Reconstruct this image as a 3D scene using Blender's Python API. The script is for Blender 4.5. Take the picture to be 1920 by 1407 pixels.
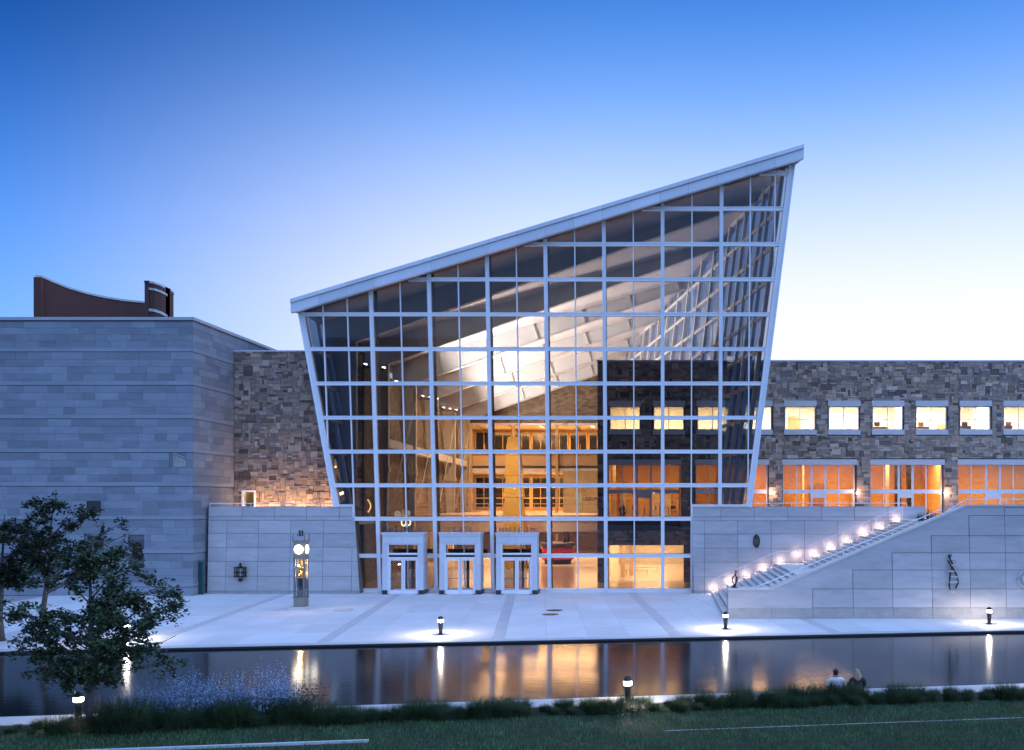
import bpy, bmesh, math, random
import numpy as np
from mathutils import Vector, Matrix

for o in list(bpy.data.objects): bpy.data.objects.remove(o)
sc = bpy.context.scene
COL = sc.collection
R = math.radians
rng = random.Random(7)

# ------------------------------------------------------------------ camera
F, CX, CY, EYE = 1700.0, 1247.0, 945.0, 6.0      # focal length and principal point of the view camera (rise and shift)
cam = bpy.data.cameras.new('camera'); cam_o = bpy.data.objects.new('camera', cam); COL.objects.link(cam_o)
cam_o.location = (0, 0, EYE); cam_o.rotation_euler = (R(90), 0, 0)
cam.lens = F/1920*36; cam.sensor_width = 36; cam.shift_x = (960-CX)/1920; cam.shift_y = (CY-703.5)/1920
cam.clip_start = 0.5; cam.clip_end = 5000
sc.camera = cam_o
# ------------------------------------------------------------------ dusk sky
world = bpy.data.worlds.new('World'); sc.world = world; world.use_nodes = True
SUN_AZ, SUN_EL = R(45), R(4)
def build_world():
    nt = world.node_tree; N = nt.nodes; L = nt.links
    bg = N['Background']
    sky = N.new('ShaderNodeTexSky'); sky.sky_type = 'NISHITA'; sky.sun_disc = False
    sky.sun_elevation = SUN_EL; sky.sun_rotation = SUN_AZ; sky.ozone_density = 6; sky.dust_density = 0.3; sky.air_density = 0.8
    tc = N.new('ShaderNodeTexCoord'); nrm = N.new('ShaderNodeVectorMath'); nrm.operation = 'NORMALIZE'
    L.new(tc.outputs['Generated'], nrm.inputs[0])
    sep = N.new('ShaderNodeSeparateXYZ'); L.new(nrm.outputs[0], sep.inputs[0])
    dot = N.new('ShaderNodeVectorMath'); dot.operation = 'DOT_PRODUCT'
    L.new(nrm.outputs[0], dot.inputs[0]); dot.inputs[1].default_value = (math.sin(SUN_AZ), math.cos(SUN_AZ), 0)
    mr = N.new('ShaderNodeMapRange'); mr.interpolation_type = 'SMOOTHSTEP'
    mr.inputs['From Min'].default_value = 0.08; mr.inputs['From Max'].default_value = 0.64
    L.new(dot.outputs['Value'], mr.inputs['Value'])
    def ramp(stops):
        r = N.new('ShaderNodeValToRGB'); L.new(sep.outputs['Z'], r.inputs[0])
        e = r.color_ramp.elements
        while len(e) < len(stops): e.new(0.5)
        for k, (p, c) in enumerate(stops): e[k].position = p; e[k].color = (*c, 1)
        r.color_ramp.interpolation = 'B_SPLINE'
        return r
    away = ramp([(0.0, (.32, .51, .95)), (.14, (.16, .38, .87)), (.25, (.06, .235, .71)), (.36, (.006, .085, .37)), (.46, (.001, .03, .17)), (.85, (.002, .032, .165))])
    near = ramp([(0.0, (.86, .80, .84)), (.21, (.78, .77, .84)), (.31, (.47, .58, .84)), (.41, (.12, .31, .76)), (.52, (.008, .11, .44)), (.9, (.006, .06, .27))])
    mix = N.new('ShaderNodeMixRGB'); L.new(mr.outputs[0], mix.inputs[0]); L.new(away.outputs[0], mix.inputs[1]); L.new(near.outputs[0], mix.inputs[2])
    mul = N.new('ShaderNodeVectorMath'); mul.operation = 'SCALE'; mul.inputs['Scale'].default_value = 0.04
    L.new(sky.outputs[0], mul.inputs[0])
    add = N.new('ShaderNodeVectorMath'); add.operation = 'ADD'; L.new(mix.outputs[0], add.inputs[0]); L.new(mul.outputs[0], add.inputs[1])
    L.new(add.outputs[0], bg.inputs[0]); bg.inputs[1].default_value = 1.0
build_world()
# added fill: very soft bluish sun from the camera side, for fronts and plaza
sun = bpy.data.lights.new('dusk_fill', 'SUN'); sun.energy = 2.5; sun.angle = R(110); sun.color = (.37, .56, 1.0)
sun_o = bpy.data.objects.new('dusk_fill', sun); COL.objects.link(sun_o)
sun_o.rotation_euler = Vector((-.40, .42, -1.0)).to_track_quat('-Z', 'Y').to_euler()
vs = sc.view_settings; vs.view_transform = 'Standard'; vs.look = 'None'; vs.exposure = 0.38; vs.gamma = 1.0; vs.use_curve_mapping = False
sc.render.engine = 'CYCLES'
sc.cycles.transparent_max_bounces = 24; sc.cycles.max_bounces = 7; sc.cycles.diffuse_bounces = 3; sc.cycles.glossy_bounces = 4
sc.cycles.caustics_reflective = False; sc.cycles.caustics_refractive = False; sc.cycles.sample_clamp_indirect = 6

# ------------------------------------------------------------------ helpers
def PX(x, Y): return (x-CX)*Y/F
def PZ(y, Y): return EYE-(y-CY)*Y/F
def P(x, y, Y): return Vector((PX(x, Y), Y, PZ(y, Y)))
def GP(x, y):                                    # a point of the ground z = 0
    Y = EYE*F/(y-CY); return Vector((PX(x, Y), Y, 0))

class MB:
    def __init__(s): s.v = []; s.f = []
    def hexa(s, p):                              # 4 points below, 4 above, same winding
        b = len(s.v); s.v += [tuple(q) for q in p]
        s.f += [(b, b+3, b+2, b+1), (b+4, b+5, b+6, b+7), (b, b+1, b+5, b+4), (b+1, b+2, b+6, b+5), (b+2, b+3, b+7, b+6), (b+3, b, b+4, b+7)]
        return s
    def box(s, x0, x1, y0, y1, z0, z1):
        return s.hexa([(x0, y0, z0), (x1, y0, z0), (x1, y1, z0), (x0, y1, z0), (x0, y0, z1), (x1, y0, z1), (x1, y1, z1), (x0, y1, z1)])
    def prism(s, lo, hi):                        # two matching polygons
        b = len(s.v); n = len(lo); s.v += [tuple(q) for q in lo]+[tuple(q) for q in hi]
        s.f.append(tuple(b+i for i in reversed(range(n)))); s.f.append(tuple(b+n+i for i in range(n)))
        for i in range(n): j = (i+1) % n; s.f.append((b+i, b+j, b+n+j, b+n+i))
        return s
    def plate(s, poly, y0, y1):                  # polygon in x,z given thickness in y
        return s.prism([(x, y1, z) for x, z in poly], [(x, y0, z) for x, z in poly])
    def tube(s, pts, r, n=6, cap=True):
        pts = [Vector(p) for p in pts]; m = len(pts)
        rs = r if isinstance(r, (list, tuple)) else [r]*m
        b = len(s.v); ref = None
        for i, p in enumerate(pts):
            t = (pts[min(i+1, m-1)]-pts[max(i-1, 0)]).normalized()
            if ref is None: ref = Vector((0, 0, 1)) if abs(t.z) < .9 else Vector((1, 0, 0))
            a = t.cross(ref)
            if a.length < 1e-4: a = t.orthogonal()
            a.normalize(); c = t.cross(a); ref = a.cross(t) if False else ref
            for k in range(n):
                w = 2*math.pi*k/n; s.v.append(tuple(p+(a*math.cos(w)+c*math.sin(w))*rs[i]))
        for i in range(m-1):
            for k in range(n):
                j = (k+1) % n; s.f.append((b+i*n+k, b+i*n+j, b+(i+1)*n+j, b+(i+1)*n+k))
        if cap: s.f.append(tuple(b+k for k in reversed(range(n)))); s.f.append(tuple(b+(m-1)*n+k for k in range(n)))
        return s
    def lathe(s, prof, c=(0, 0, 0), n=16):       # (radius, z) profile turned about z
        b = len(s.v); m = len(prof)
        for r, z in prof:
            for k in range(n): w = 2*math.pi*k/n; s.v.append((c[0]+r*math.cos(w), c[1]+r*math.sin(w), c[2]+z))
        for i in range(m-1):
            for k in range(n): j = (k+1) % n; s.f.append((b+i*n+k, b+i*n+j, b+(i+1)*n+j, b+(i+1)*n+k))
        s.f.append(tuple(b+k for k in reversed(range(n)))); s.f.append(tuple(b+(m-1)*n+k for k in range(n)))
        return s
    def ball(s, c, r, n=8, sx=1, sy=1, sz=1):
        prof = [(max(1e-3, math.sin(math.pi*i/n)), -math.cos(math.pi*i/n)) for i in range(n+1)]
        b = len(s.v); s.lathe([(a*r, z*r) for a, z in prof], (0, 0, 0), n*2)
        for i in range(b, len(s.v)): x, y, z = s.v[i]; s.v[i] = (c[0]+x*sx, c[1]+y*sy, c[2]+z*sz)
        return s
    def build(s, name, mat, parent=None, smooth=False):
        me = bpy.data.meshes.new(name); me.from_pydata(s.v, [], s.f); me.materials.append(mat)
        if smooth: me.polygons.foreach_set('use_smooth', [True]*len(me.polygons))
        me.update()
        return link(bpy.data.objects.new(name, me), parent)
def link(o, parent=None):
    COL.objects.link(o)
    if parent is not None:
        o.parent = parent; o.matrix_parent_inverse = WM(parent).inverted()
    return o
def WM(o):                                       # world matrix before the depsgraph has run
    m = o.matrix_basis
    return WM(o.parent) @ o.matrix_parent_inverse @ m if o.parent else m.copy()
def thing(name, label, cat, loc=(0, 0, 0), group=None):
    o = bpy.data.objects.new(name, None); COL.objects.link(o); o.location = loc; o.empty_display_size = .2
    return tag(o, label, cat, group)
def tag(o, label, cat, group=None):
    o['label'] = label; o['category'] = cat
    if group: o['group'] = group
    return o
def struct(o): o['kind'] = 'structure'; return o
def stuff(o): o['kind'] = 'stuff'; return o
def copy_tree(o, parent=None):
    c = o.copy(); COL.objects.link(c); c.parent = parent
    for ch in list(o.children): copy_tree(ch, c)
    return c
def area(name, loc, target, sx, sy, power, color, parent=None):
    l = bpy.data.lights.new(name, 'AREA'); l.shape = 'RECTANGLE'; l.size = sx; l.size_y = sy; l.energy = power; l.color = color
    o = bpy.data.objects.new(name, l); o.location = loc
    o.rotation_euler = (Vector(target)-Vector(loc)).to_track_quat('-Z', 'Y').to_euler()
    COL.objects.link(o)
    if parent is not None: o.parent = parent; o.matrix_parent_inverse = WM(parent).inverted()
    return o
def point(name, loc, power, color, radius=.05, parent=None):
    l = bpy.data.lights.new(name, 'POINT'); l.energy = power; l.color = color; l.shadow_soft_size = radius
    o = bpy.data.objects.new(name, l); o.location = loc; COL.objects.link(o)
    if parent is not None: o.parent = parent; o.matrix_parent_inverse = WM(parent).inverted()
    return o

# ------------------------------------------------------------------ materials
def M(name, col, rough=.75, var=.12, scale=2.0, rnd=0.0, metal=0.0, spec=.35, bump=0.0, bscale=None, pal=None, stretch=(1, 1, 1), sheen=0):
    m = bpy.data.materials.new(name); m.use_nodes = True; nt = m.node_tree; N = nt.nodes; L = nt.links
    b = N['Principled BSDF']; b.inputs['Roughness'].default_value = rough; b.inputs['Metallic'].default_value = metal
    b.inputs['Specular IOR Level'].default_value = spec
    geo = N.new('ShaderNodeNewGeometry'); mp = N.new('ShaderNodeMapping'); mp.inputs['Scale'].default_value = stretch
    L.new(geo.outputs['Position'], mp.inputs[0])
    nz = N.new('ShaderNodeTexNoise'); nz.inputs['Scale'].default_value = scale; nz.inputs['Detail'].default_value = 5; nz.inputs['Roughness'].default_value = .65
    L.new(mp.outputs[0], nz.inputs['Vector'])
    mr = N.new('ShaderNodeMapRange'); mr.inputs['From Min'].default_value = .25; mr.inputs['From Max'].default_value = .75
    mr.inputs['To Min'].default_value = 1-var; mr.inputs['To Max'].default_value = 1+var; L.new(nz.outputs['Fac'], mr.inputs['Value'])
    fac = mr.outputs[0]
    if rnd or pal:
        oi = N.new('ShaderNodeObjectInfo'); ad = N.new('ShaderNodeMath'); ad.operation = 'ADD'
        L.new(oi.outputs['Random'], ad.inputs[0]); L.new(geo.outputs['Random Per Island'], ad.inputs[1])
        fr = N.new('ShaderNodeMath'); fr.operation = 'FRACT'; L.new(ad.outputs[0], fr.inputs[0])
        if rnd:
            m2 = N.new('ShaderNodeMapRange'); m2.inputs['To Min'].default_value = 1-rnd; m2.inputs['To Max'].default_value = 1+rnd
            L.new(fr.outputs[0], m2.inputs['Value'])
            mm = N.new('ShaderNodeMath'); mm.operation = 'MULTIPLY'; L.new(fac, mm.inputs[0]); L.new(m2.outputs[0], mm.inputs[1]); fac = mm.outputs[0]
    sc_ = N.new('ShaderNodeVectorMath'); sc_.operation = 'SCALE'; L.new(fac, sc_.inputs['Scale'])
    if pal:
        rp = N.new('ShaderNodeValToRGB'); rp.color_ramp.interpolation = 'CONSTANT'; e = rp.color_ramp.elements
        while len(e) < len(pal): e.new(.5)
        for k, c in enumerate(pal): e[k].position = k/len(pal); e[k].color = (*c, 1)
        if rnd:
            sh = N.new('ShaderNodeMath'); sh.operation = 'MULTIPLY'; sh.inputs[1].default_value = 7.31; L.new(fr.outputs[0], sh.inputs[0])
            f2 = N.new('ShaderNodeMath'); f2.operation = 'FRACT'; L.new(sh.outputs[0], f2.inputs[0]); L.new(f2.outputs[0], rp.inputs[0])
        else: L.new(fr.outputs[0], rp.inputs[0])
        L.new(rp.outputs[0], sc_.inputs[0])
    else: sc_.inputs[0].default_value = col
    L.new(sc_.outputs[0], b.inputs['Base Color'])
    if bump:
        n2 = N.new('ShaderNodeTexNoise'); n2.inputs['Scale'].default_value = bscale or scale*6; n2.inputs['Detail'].default_value = 4
        L.new(mp.outputs[0], n2.inputs['Vector'])
        bp = N.new('ShaderNodeBump'); bp.inputs['Strength'].default_value = bump; bp.inputs['Distance'].default_value = .03
        L.new(n2.outputs['Fac'], bp.inputs['Height']); L.new(bp.outputs[0], b.inputs['Normal'])
    return m
def EM(name, col, strength, clear=False):
    m = bpy.data.materials.new(name); m.use_nodes = True; nt = m.node_tree; N = nt.nodes; L = nt.links
    N.remove(N['Principled BSDF']); out = N['Material Output']
    e = N.new('ShaderNodeEmission'); e.inputs[0].default_value = (*col, 1); e.inputs[1].default_value = strength
    if clear:
        t = N.new('ShaderNodeBsdfTransparent'); a = N.new('ShaderNodeAddShader'); L.new(e.outputs[0], a.inputs[0]); L.new(t.outputs[0], a.inputs[1]); L.new(a.outputs[0], out.inputs[0])
    else: L.new(e.outputs[0], out.inputs[0])
    return m
def glass(name, tint=(.78, .80, .82), gain=1.0):
    m = bpy.data.materials.new(name); m.use_nodes = True; nt = m.node_tree; N = nt.nodes; L = nt.links
    N.remove(N['Principled BSDF']); out = N['Material Output']
    t = N.new('ShaderNodeBsdfTransparent'); t.inputs[0].default_value = (*tint, 1)
    g = N.new('ShaderNodeBsdfGlossy'); g.inputs['Roughness'].default_value = 0.0; g.inputs[0].default_value = (.95, .97, 1, 1)
    fr = N.new('ShaderNodeLayerWeight'); fr.inputs[0].default_value = .5
    pw = N.new('ShaderNodeMath'); pw.operation = 'POWER'; pw.inputs[1].default_value = 5; L.new(fr.outputs['Facing'], pw.inputs[0])
    mu = N.new('ShaderNodeMath'); mu.operation = 'MULTIPLY_ADD'; mu.use_clamp = True; mu.inputs[1].default_value = .95; mu.inputs[2].default_value = .022*gain; L.new(pw.outputs[0], mu.inputs[0])
    mx = N.new('ShaderNodeMixShader'); L.new(mu.outputs[0], mx.inputs[0]); L.new(t.outputs[0], mx.inputs[1]); L.new(g.outputs[0], mx.inputs[2]); L.new(mx.outputs[0], out.inputs[0])
    return m

m_metal = M('white_painted_metal', (.88, .88, .89), .42, .05, 1.2, rnd=.05, spec=.5)
m_metal_dark = M('dark_metal', (.03, .032, .035), .45, .2, 8, spec=.5)
m_fascia = M('fascia_metal', (.72, .73, .76), .40, .05, .8, rnd=.10, spec=.5)
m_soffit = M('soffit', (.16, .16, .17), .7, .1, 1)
m_glass = glass('window_glass', (.62, .64, .67))
m_glass_clear = glass('clear_glass', (.93, .94, .95), 1.5)
m_glass_side = glass('side_glass', (.62, .72, .85), 1.0)
m_rubble = M('rubble_stone', (.3, .27, .24), .85, .22, 5, rnd=.28, bump=.5, bscale=14,
             pal=[(.37, .27, .20), (.25, .19, .15), (.43, .33, .25), (.30, .235, .195), (.15, .115, .095), (.38, .295, .23), (.33, .24, .17), (.45, .37, .29), (.26, .215, .19), (.40, .30, .22)])
m_mortar = M('mortar', (.085, .078, .07), .9, .25, 6)
m_lime = M('limestone_block', (.232, .258, .29), .8, .16, 1.3, rnd=.19, bump=.15, bscale=9, stretch=(.5, .5, 1.6))
m_limeback = M('limestone_joint', (.15, .155, .16), .9, .1, 3)
m_lime_light = M('limestone_course', (.275, .305, .34), .8, .10, 1.3, rnd=.06, stretch=(.4, .4, 2))
m_panel = M('limestone_panel', (.47, .455, .45), .8, .15, 1.1, rnd=.09, bump=.12, bscale=8, stretch=(.6, .6, 2.2))
m_panelback = M('panel_joint', (.19, .185, .18), .9, .1, 3)
m_base = M('limestone_base', (.38, .375, .36), .85, .16, 2.5, rnd=.05, bump=.1)
m_cap = M('parapet_metal', (.40, .41, .43), .45, .06, 1.5)
m_coping = M('coping_stone', (.60, .59, .57), .75, .10, 1.4, rnd=.04)
m_lintel = M('limestone_lintel', (.56, .55, .54), .75, .08, 2)
m_pave = M('paving_concrete', (.73, .72, .71), .72, .10, .35, rnd=.06, bump=.06, bscale=30)
m_band = M('paving_band', (.59, .58, .57), .75, .08, 1.0, rnd=.03)
m_joint = M('paving_joint', (.36, .35, .34), .9, .1, 3)
m_kerbdark = M('dark_kerb_stone', (.035, .035, .037), .5, .25, 3)
m_step = M('step_stone', (.60, .59, .57), .75, .08, 1.2, rnd=.04)
m_brick = M('dark_brick', (.11, .05, .04), .85, .16, 1.5, stretch=(1, 1, 6))
m_beam = M('painted_steel_beam', (.52, .52, .51), .6, .05, .6)
m_ceil = M('ceiling_board', (.70, .68, .66), .8, .04, .5)
m_inwall = M('plaster_wall', (.56, .40, .23), .8, .05, .6)
m_inwood = M('honey_wood', (.52, .34, .16), .5, .12, 1.5, stretch=(4, 4, .5))
m_infloor = M('polished_floor', (.60, .52, .42), .16, .06, .6, spec=.5)
m_concrete_col = M('column_paint', (.46, .43, .38), .7, .06, .8)
m_darkglass = M('dark_window', (.02, .022, .026), .12, .2, 1, spec=.6)
m_water = None
# ------------------------------------------------------------------ ground, plaza and canal
MF, ME = .1395, .155                               # plan slopes of the far and near canal edges
def Yfar(x): return 40.7+MF*x
def Ynear(x): return 28.4+ME*x
UA = Vector((1, MF, 0)).normalized(); VB = Vector((-MF, 1, 0)).normalized(); P0 = Vector((0, 40.7, 0))
def AB(a, b, z=0): p = P0+UA*a+VB*b; return Vector((p.x, p.y, z))
XA, XB = -70, 60
ground = struct(MB().hexa([(-1500, -1500, -2.2), (1500, -1500, -2.2), (1500, 1500, -2.2), (-1500, 1500, -2.2), (-1500, -1500, -1.9), (1500, -1500, -1.9), (1500, 1500, -1.9), (-1500, 1500, -1.9)]).build('ground', M('earth', (.08, .075, .06), .95)))
# plaza sub-base, its paving slabs cut to the canal's own grid
pl = MB(); lo = [(XA, Yfar(XA)+.12, -1.0), (XB, Yfar(XB)+.12, -1.0), (XB, 62, -1.0), (XA, 62, -1.0)]
pl.prism(lo, [(x, y, -.012) for x, y, _ in lo]); plaza = struct(pl.build('plaza', m_joint))
BANDS = [-37.2, -29.8, -22.3, -14.9, -7.4, .6, 8.1, 15.6, 23.1]; BW = .27
ROWS = [.62, 6.9, 15.4, 26.0]
def clipY(poly, ymax):                             # keep what lies in front of the building line
    out = []
    for i in range(len(poly)):
        a, b = poly[i], poly[(i+1) % len(poly)]; ia, ib = a.y <= ymax, b.y <= ymax
        if ia: out.append(a)
        if ia != ib: t = (ymax-a.y)/(b.y-a.y); out.append(a+(b-a)*t)
    return out
def slab(name, a0, a1, b0, b1, top, mat, g=.008):
    poly = clipY([AB(a0+g, b0+g), AB(a1-g, b0+g), AB(a1-g, b1-g), AB(a0+g, b1-g)], 61.46)
    if len(poly) < 3: return
    MB().prism([(p.x, p.y, -.02) for p in poly], [(p.x, p.y, top) for p in poly]).build(name, mat, plaza)
for i, a in enumerate(BANDS):
    for j in range(3): slab('paving_band', a-BW, a+BW, ROWS[j], ROWS[j+1], .002, m_band, .004)
    nxt = BANDS[i+1] if i+1 < len(BANDS) else a+7.5
    mid = (a+nxt)/2
    for j in range(3):
        for a0, a1 in ((a+BW, mid), (mid, nxt-BW)):
            mm = (a0+a1)/2; hb = (ROWS[j]+ROWS[j+1])/2
            for q0, q1 in ((a0, mm), (mm, a1)):
                for r0, r1 in ((ROWS[j], hb), (hb, ROWS[j+1])):
                    slab('paving_slab', q0, q1, r0, r1, rng.uniform(-.001, .001), m_pave, .0045)
    slab('edge_slab', a-BW, mid-BW, -.02, ROWS[0], .003, m_coping); slab('edge_slab', mid-BW, nxt-BW, -.02, ROWS[0], .003, m_coping)
# canal: far wall with a dark overhanging kerb, bed, near wall and pale coping
cw = MB()
def along(mb, yf, x0, x1, d0, d1, z0, z1):
    mb.hexa([(x0, yf(x0)+d0, z0), (x1, yf(x1)+d0, z0), (x1, yf(x1)+d1, z0), (x0, yf(x0)+d1, z0), (x0, yf(x0)+d0, z1), (x1, yf(x1)+d0, z1), (x1, yf(x1)+d1, z1), (x0, yf(x0)+d1, z1)])
along(cw, Yfar, XA, XB, .10, .6, -1.7, -.03); struct(cw.build('canal_wall', m_kerbdark))
kb = None
x = -42.0
while x < 30:
    w = 2.6; mb = MB(); along(mb, Yfar, x+.008, x+w-.008, -.06, .11, -.10, -.022); along(mb, Yfar, x+.008, x+w-.008, -.02, .11, -.19, -.13)
    o = mb.build('canal_kerb', m_kerbdark)
    if kb is None: kb = struct(o)
    else: o.name = 'kerb_stone'; o.parent = kb; o.matrix_parent_inverse = WM(kb).inverted()
    x += w
nw = MB(); along(nw, Ynear, XA, XB, -.5, -.02, -1.7, -.09); struct(nw.build('canal_bank_wall', m_kerbdark))
cop = None; x = -40.0
while x < 30:
    w = 3.05; mb = MB(); along(mb, Ynear, x+.006, x+w-.006, -1.02, .03, -.09, .0); o = mb.build('canal_coping', m_coping)
    if cop is None: cop = struct(o)
    else: o.name = 'coping_slab'; o.parent = cop; o.matrix_parent_inverse = WM(cop).inverted()
    x += w
bed = MB(); bed.hexa([(XA, 10, -1.8), (XB, 20, -1.8), (XB, 55, -1.8), (XA, 40, -1.8), (XA, 10, -1.6), (XB, 20, -1.6), (XB, 55, -1.6), (XA, 40, -1.6)]); struct(bed.build('canal_bed', M('canal_bed', (.02, .022, .022), .9)))
def water_mat():
    m = bpy.data.materials.new('canal_water'); m.use_nodes = True; nt = m.node_tree; N = nt.nodes; L = nt.links; b = N['Principled BSDF']
    b.inputs['Base Color'].default_value = (.006, .009, .012, 1); b.inputs['Roughness'].default_value = .11; b.inputs['IOR'].default_value = 1.34
    geo = N.new('ShaderNodeNewGeometry'); mp = N.new('ShaderNodeMapping'); mp.inputs['Scale'].default_value = (.55, 1.6, 1); mp.inputs['Rotation'].default_value = (0, 0, -.14); L.new(geo.outputs['Position'], mp.inputs[0])
    nz = N.new('ShaderNodeTexNoise'); nz.inputs['Scale'].default_value = 3.2; nz.inputs['Detail'].default_value = 4; L.new(mp.outputs[0], nz.inputs['Vector'])
    bp = N.new('ShaderNodeBump'); bp.inputs['Strength'].default_value = .06; bp.inputs['Distance'].default_value = .05; L.new(nz.outputs['Fac'], bp.inputs['Height']); L.new(bp.outputs[0], b.inputs['Normal'])
    return m
wt = MB(); wt.v = [(XA, Ynear(XA)-.1, -.115), (XB, Ynear(XB)-.1, -.115), (XB, Yfar(XB)+.2, -.115), (XA, Yfar(XA)+.2, -.115)]; wt.f = [(0, 1, 2, 3)]
struct(wt.build('water', water_mat()))
# near bank: bed soil, lawn ground
bk = MB(); lo = [(XA, -300, -1.0), (XB, -300, -1.0), (XB, Ynear(XB)-1.0, -1.0), (XA, Ynear(XA)-1.0, -1.0)]; bk.prism(lo, [(x, y, -.03) for x, y, _ in lo])
struct(bk.build('lawn', M('lawn_soil', (.022, .035, .016), .95, .3, 3)))

# ------------------------------------------------------------------ stone laying
_cube = {}
def cube_mesh(mat):
    if mat.name not in _cube:
        me = bpy.data.meshes.new('stone_block'); b = MB().box(-.5, .5, -.5, .5, -.5, .5); me.from_pydata(b.v, [], b.f); me.materials.append(mat); me.update(); _cube[mat.name] = me
    return _cube[mat.name]
def lay(parent, name, O, U, V, Nn, rects, mat, gap, dep, visible, limit=300, rest='small_stones'):
    """rects (u0,v0,u1,v1) on the plane O+uU+vV; Nn points out of the wall; dep() gives how proud each stone stands"""
    O, U, V, Nn = Vector(O), Vector(U).normalized(), Vector(V).normalized(), Vector(Nn).normalized()
    items = []
    for (u0, v0, u1, v1) in rects:
        if u1-u0 < gap*2 or v1-v0 < gap*2: continue
        c = O+U*(u0+u1)/2+V*(v0+v1)/2; a = (u1-u0)*(v1-v0)*(1 if visible(c) else .0001)
        items.append((a, u0, v0, u1, v1))
    items.sort(reverse=True)
    me = cube_mesh(mat); mb = MB(); B = .12
    for k, (a, u0, v0, u1, v1) in enumerate(items):
        d = dep(); c = O+U*(u0+u1)/2+V*(v0+v1)/2+Nn*(d-B)/2; su, sv, sn = (u1-u0-gap), (v1-v0-gap), B+d
        if k < limit and a > .001:
            mtx = Matrix(((U.x*su, Nn.x*sn, V.x*sv, c.x), (U.y*su, Nn.y*sn, V.y*sv, c.y), (U.z*su, Nn.z*sn, V.z*sv, c.z), (0, 0, 0, 1)))
            o = bpy.data.objects.new(name, me); COL.objects.link(o); o.parent = parent; o.matrix_parent_inverse = WM(parent).inverted(); o.matrix_basis = mtx
        else:
            q = [c+U*su*sx/2+Nn*sn*sy/2+V*sv*sz/2 for sz in (-1, 1) for sx, sy in ((-1, 1), (1, 1), (1, -1), (-1, -1))]
            mb.hexa(q)
    if mb.f: stuff(mb.build(rest, mat, parent))
def rubble(u0, u1, v0, v1, cu, cv, seed, holes=()):
    r = random.Random(seed); nu, nv = int((u1-u0)/cu), int((v1-v0)/cv); cu = (u1-u0)/nu; cv = (v1-v0)/nv
    occ = [[False]*nu for _ in range(nv)]
    for j in range(nv):
        for i in range(nu):
            x, z = u0+(i+.5)*cu, v0+(j+.5)*cv
            if any(a < x < c and b < z < d for a, b, c, d in holes): occ[j][i] = True
    out = []
    for j in range(nv):
        for i in range(nu):
            if occ[j][i]: continue
            w = r.choice([1, 1, 2, 2, 2, 3, 3, 4, 5]); h = r.choice([1, 1, 1, 2, 2, 3])
            if w == 1 and h == 1 and r.random() < .6: w = 2
            ww = 0
            while ww < w and i+ww < nu and not occ[j][i+ww]: ww += 1
            hh = 1
            while hh < h and j+hh < nv and all(not occ[j+hh][i+k] for k in range(ww)): hh += 1
            for b in range(hh):
                for a in range(ww): occ[j+b][i+a] = True
            a0, b0, a1, b1 = u0+i*cu, v0+j*cv, u0+(i+ww)*cu, v0+(j+hh)*cv
            for (ha, hb, hc, hd) in holes:         # trim to the openings
                if a0 < hc and a1 > ha and b0 < hd and b1 > hb:
                    cuts = [(a1-ha, 0), (hc-a0, 1), (b1-hb, 2), (hd-b0, 3)]; s = min(cuts)[1]
                    if s == 0: a1 = ha
                    elif s == 1: a0 = hc
                    elif s == 2: b1 = hb
                    else: b0 = hd
            out.append((a0, b0, a1, b1))
    return out
def inframe(c, x0=0, x1=1920, y0=0, y1=1407):
    x = CX+c.x*F/c.y; y = CY-(c.z-EYE)*F/c.y
    return x0 <= x <= x1 and y0 <= y <= y1

# ------------------------------------------------------------------ left limestone building
LX, LY = -30.87, 59.3
lb = thing('limestone_building', 'blue grey limestone block building with banded courses at the left of the glass hall', 'building', (LX-10, LY, 0))
body = MB().box(-58, LX-.10, LY+.10, 72, 0, 18.0).build('wall', m_limeback, lb)
holes_l = [(PX(162, LY), PZ(962, LY), PX(189, LY), PZ(940, LY)), (PX(240, LY), PZ(1054, LY), PX(270, LY), PZ(1014, LY)), (PX(317, LY), PZ(877, LY), PX(349, LY), PZ(849.5, LY))]
def courses(u0, u1, seed, holes=()):
    r = random.Random(seed); big, thin = [], []
    lines = [18.0-.05, 15.94, 13.75, 11.56, 9.35, 7.15, 4.95, 2.75, .55, 0.0]
    for k in range(len(lines)-1):
        t, b = lines[k]-.016, lines[k+1]+.016
        if t-b < 1:
            x = u0
            while x < u1: w = min(1.5, u1-x); thin.append((x, b, x+w, t)); x += w
            continue
        h = (t-b-.27)/4
        for c in range(4):
            z1 = t-c*h; z0 = z1-h; x = u0
            while x < u1-.01:
                w = r.choice([1.04, 1.04, 1.56, 1.56, 2.08, 2.6, .78]); w = min(w, u1-x)
                if u1-x-w < .4: w = u1-x
                a0, b0, a1, b1 = x, z0, x+w, z1; x += w
                skip = False
                for (ha, hb, hc, hd) in holes:
                    if a0 < hc and a1 > ha and b0 < hd-.03 and b1 > hb+.03:
                        if a0 >= ha-.01 and a1 <= hc+.01: skip = True
                        elif a0 < ha and a1 > hc: big.append((a0, b0, ha, b1)); a0 = hc
                        elif a0 < ha: a1 = ha
                        else: a0 = hc
                if not skip: big.append((a0, b0, a1, b1))
        x = u0
        while x < u1: w = min(1.56, u1-x); thin.append((x, b, x+w, b+.27)); x += w
    return big, thin
big, thin = courses(-56, LX, 3, holes_l)
lay(lb, 'limestone_block', (0, LY+.1, 0), (1, 0, 0), (0, 0, 1), (0, -1, 0), big, m_lime, .010, lambda: .10+rng.uniform(-.004, .004), lambda c: inframe(c, 0, 400, 560, 1130), 300, 'limestone_blocks')
lay(lb, 'limestone_course', (0, LY+.1, 0), (1, 0, 0), (0, 0, 1), (0, -1, 0), thin, m_lime_light, .006, lambda: .108, lambda c: inframe(c), 300, 'limestone_courses')
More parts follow.
